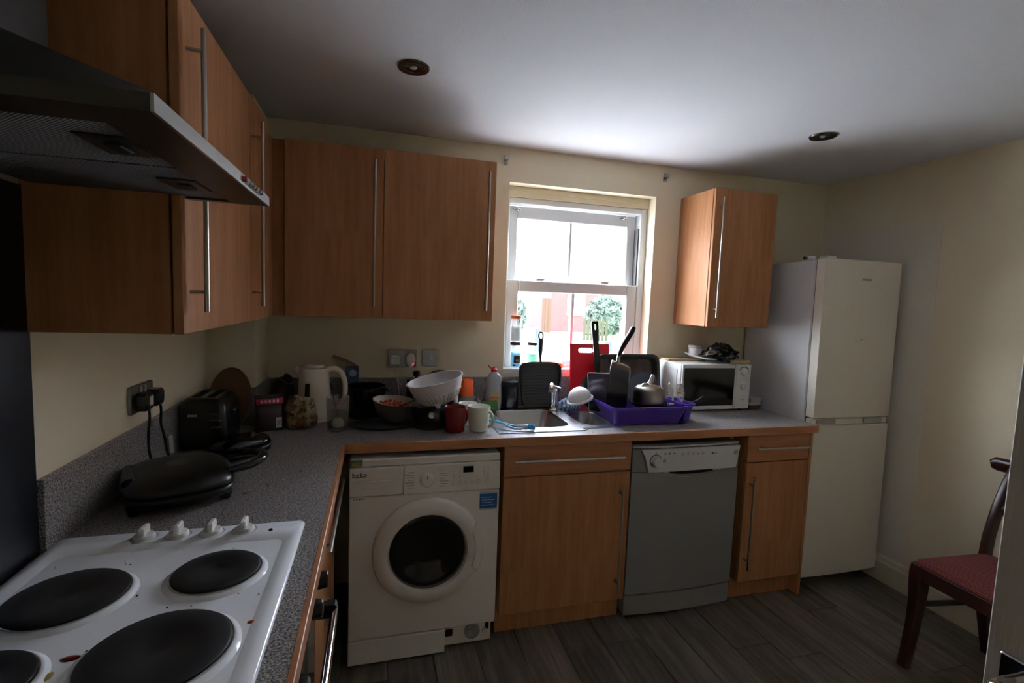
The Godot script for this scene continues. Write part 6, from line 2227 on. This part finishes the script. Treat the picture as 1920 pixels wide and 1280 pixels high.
# ---------------------------------------------------------------- chair
func build_chair():
	var t := thing("dining_chair", "dark wooden dining chair with a red woven seat, back to the wall", "chair", Vector3(3.088, 0, 1.322), -0.03)
	# local: the chair faces -x; z runs along its width
	var m: MB
	var leg := func(sx, sz):
		var mm := MB.new()
		var rings := []
		for k in ([[0.0, -0.030, 0.021], [0.08, -0.018, 0.022], [0.18, -0.004, 0.024], [0.28, 0.004, 0.027], [0.36, 0.004, 0.031], [0.41, 0.0, 0.030], [0.445, 0.0, 0.026]] if sx < 0 else [[0.0, 0.092, 0.022], [0.1, 0.066, 0.023], [0.22, 0.034, 0.024], [0.34, 0.012, 0.024], [0.44, 0.0, 0.024]]):
			rings.append(frect(sx * 0.170 + k[1] - k[2], sx * 0.170 + k[1] + k[2], sz - k[2] * 0.85, sz + k[2] * 0.85, k[2] * 0.4, k[0], 3))
		mm.loft(rings, true, true)
		obj("leg", mm, M.mahogany, t)
	for sz in [-0.205, 0.205]: leg.call(-1, sz)
	for sz in [-0.192, 0.192]: leg.call(1, sz)
	# rails of the seat frame
	m = MB.new(); m.span(Vector3(-0.190, 0.385, -0.19), Vector3(-0.160, 0.445, 0.19), 0.004)
	obj("seat_rail", m, M.mahogany, t)
	m = MB.new(); m.span(Vector3(0.160, 0.385, -0.165), Vector3(0.185, 0.44, 0.165), 0.004)
	obj("seat_rail", m, M.mahogany, t)
	for s in [-1.0, 1.0]:
		m = MB.new()
		m.tube([Vector3(-0.165, 0.415, s * 0.203), Vector3(0.165, 0.413, s * 0.190)], [0.013, 0.0125], 12, true, 2.1)
		obj("seat_rail", m, M.mahogany, t)
		m = MB.new()
		m.tube([Vector3(-0.165, 0.27, s * 0.203), Vector3(0.18, 0.25, s * 0.190)], 0.012, 8)
		obj("stretcher", m, M.mahogany, t)
	# padded seat, wider at the front
	m = MB.new()
	var S := func(g, yy):
		var a := []
		for p in rr(0.385 - g, 0.44 - g, 0.03, 5):
			var w: float = lerp(1.0, 0.93, clamp((p.x + 0.19) / 0.38, 0.0, 1.0))
			a.append(Vector3(p.x, yy, -p.y * w))
		return a
	m.loft([S.call(0.012, 0.438), S.call(0.0, 0.448), S.call(0.004, 0.462), S.call(0.05, 0.474), S.call(0.2, 0.482)], true, true)
	obj("seat", m, M.seat_cloth, t)
	# raked back
	for sz in [-0.192, 0.192]:
		m = MB.new()
		var rings := []
		for k in [[0.44, 0.0, 0.024], [0.55, 0.012, 0.024], [0.68, 0.045, 0.021], [0.78, 0.085, 0.019], [0.835, 0.112, 0.018]]:
			rings.append(frect(0.172 + k[1] - k[2], 0.172 + k[1] + k[2], sz - 0.014, sz + 0.014, 0.006, k[0], 3))
		m.loft(rings, true, true)
		obj("stile", m, M.mahogany, t)
	m = MB.new()
	m.tube([Vector3(0.275, 0.835, -0.272), Vector3(0.283, 0.840, -0.255), Vector3(0.293, 0.843, -0.12), Vector3(0.297, 0.845, 0.0), Vector3(0.293, 0.843, 0.12), Vector3(0.283, 0.840, 0.255), Vector3(0.275, 0.835, 0.272)], [0.010, 0.017, 0.018, 0.018, 0.018, 0.017, 0.010], 16, true, 1.8)
	obj("crest_rail", m, M.mahogany, t)
	m = MB.new()
	m.tube([Vector3(0.212, 0.665, -0.172), Vector3(0.223, 0.668, 0.0), Vector3(0.212, 0.665, 0.172)], 0.012, 12, true, 2.0)
	obj("cross_rail", m, M.mahogany, t)

# ---------------------------------------------------------------- the open door
func build_door():
	var t := Node3D.new()
	t.name = "door_1"
	add_child(t, true)
	tag(t, "open white painted door with a chrome lever handle, at the picture's edge", "door", "", "structure")
	t.position = Vector3(1.51, 0, 2.9)
	var m := W(t)
	m.span(Vector3(1.4970, 0.012, 2.128), Vector3(1.5370, 1.98, 2.89), 0.002)
	obj("leaf", m, M.door_paint, t)
	m = W(t)
	m.span(Vector3(1.4905, 0.93, 2.146), Vector3(1.4972, 1.058, 2.196), 0.0015)
	var pl := obj("handle_plate", m, M.chrome, t)
	m = W(t)
	m.ctube([Vector3(1.4910, 1.033, 2.170), Vector3(1.4530, 1.033, 2.170), Vector3(1.4430, 1.033, 2.176), Vector3(1.4390, 1.033, 2.19), Vector3(1.4390, 1.032, 2.29)], [0.011, 0.011, 0.012, 0.011, 0.010], 14)
	obj("handle", m, M.chrome, pl)
	m = W(t)
	m.x = Transform3D(Basis(Vector3.BACK, PI / 2), Vector3(1.4908, 1.05, 2.186))
	m.lathe([Vector2(0.004, 0.0), Vector2(0.003, 0.001), Vector2(0.0, 0.0015)], 10)
	obj("screw", m, M.handle, pl)
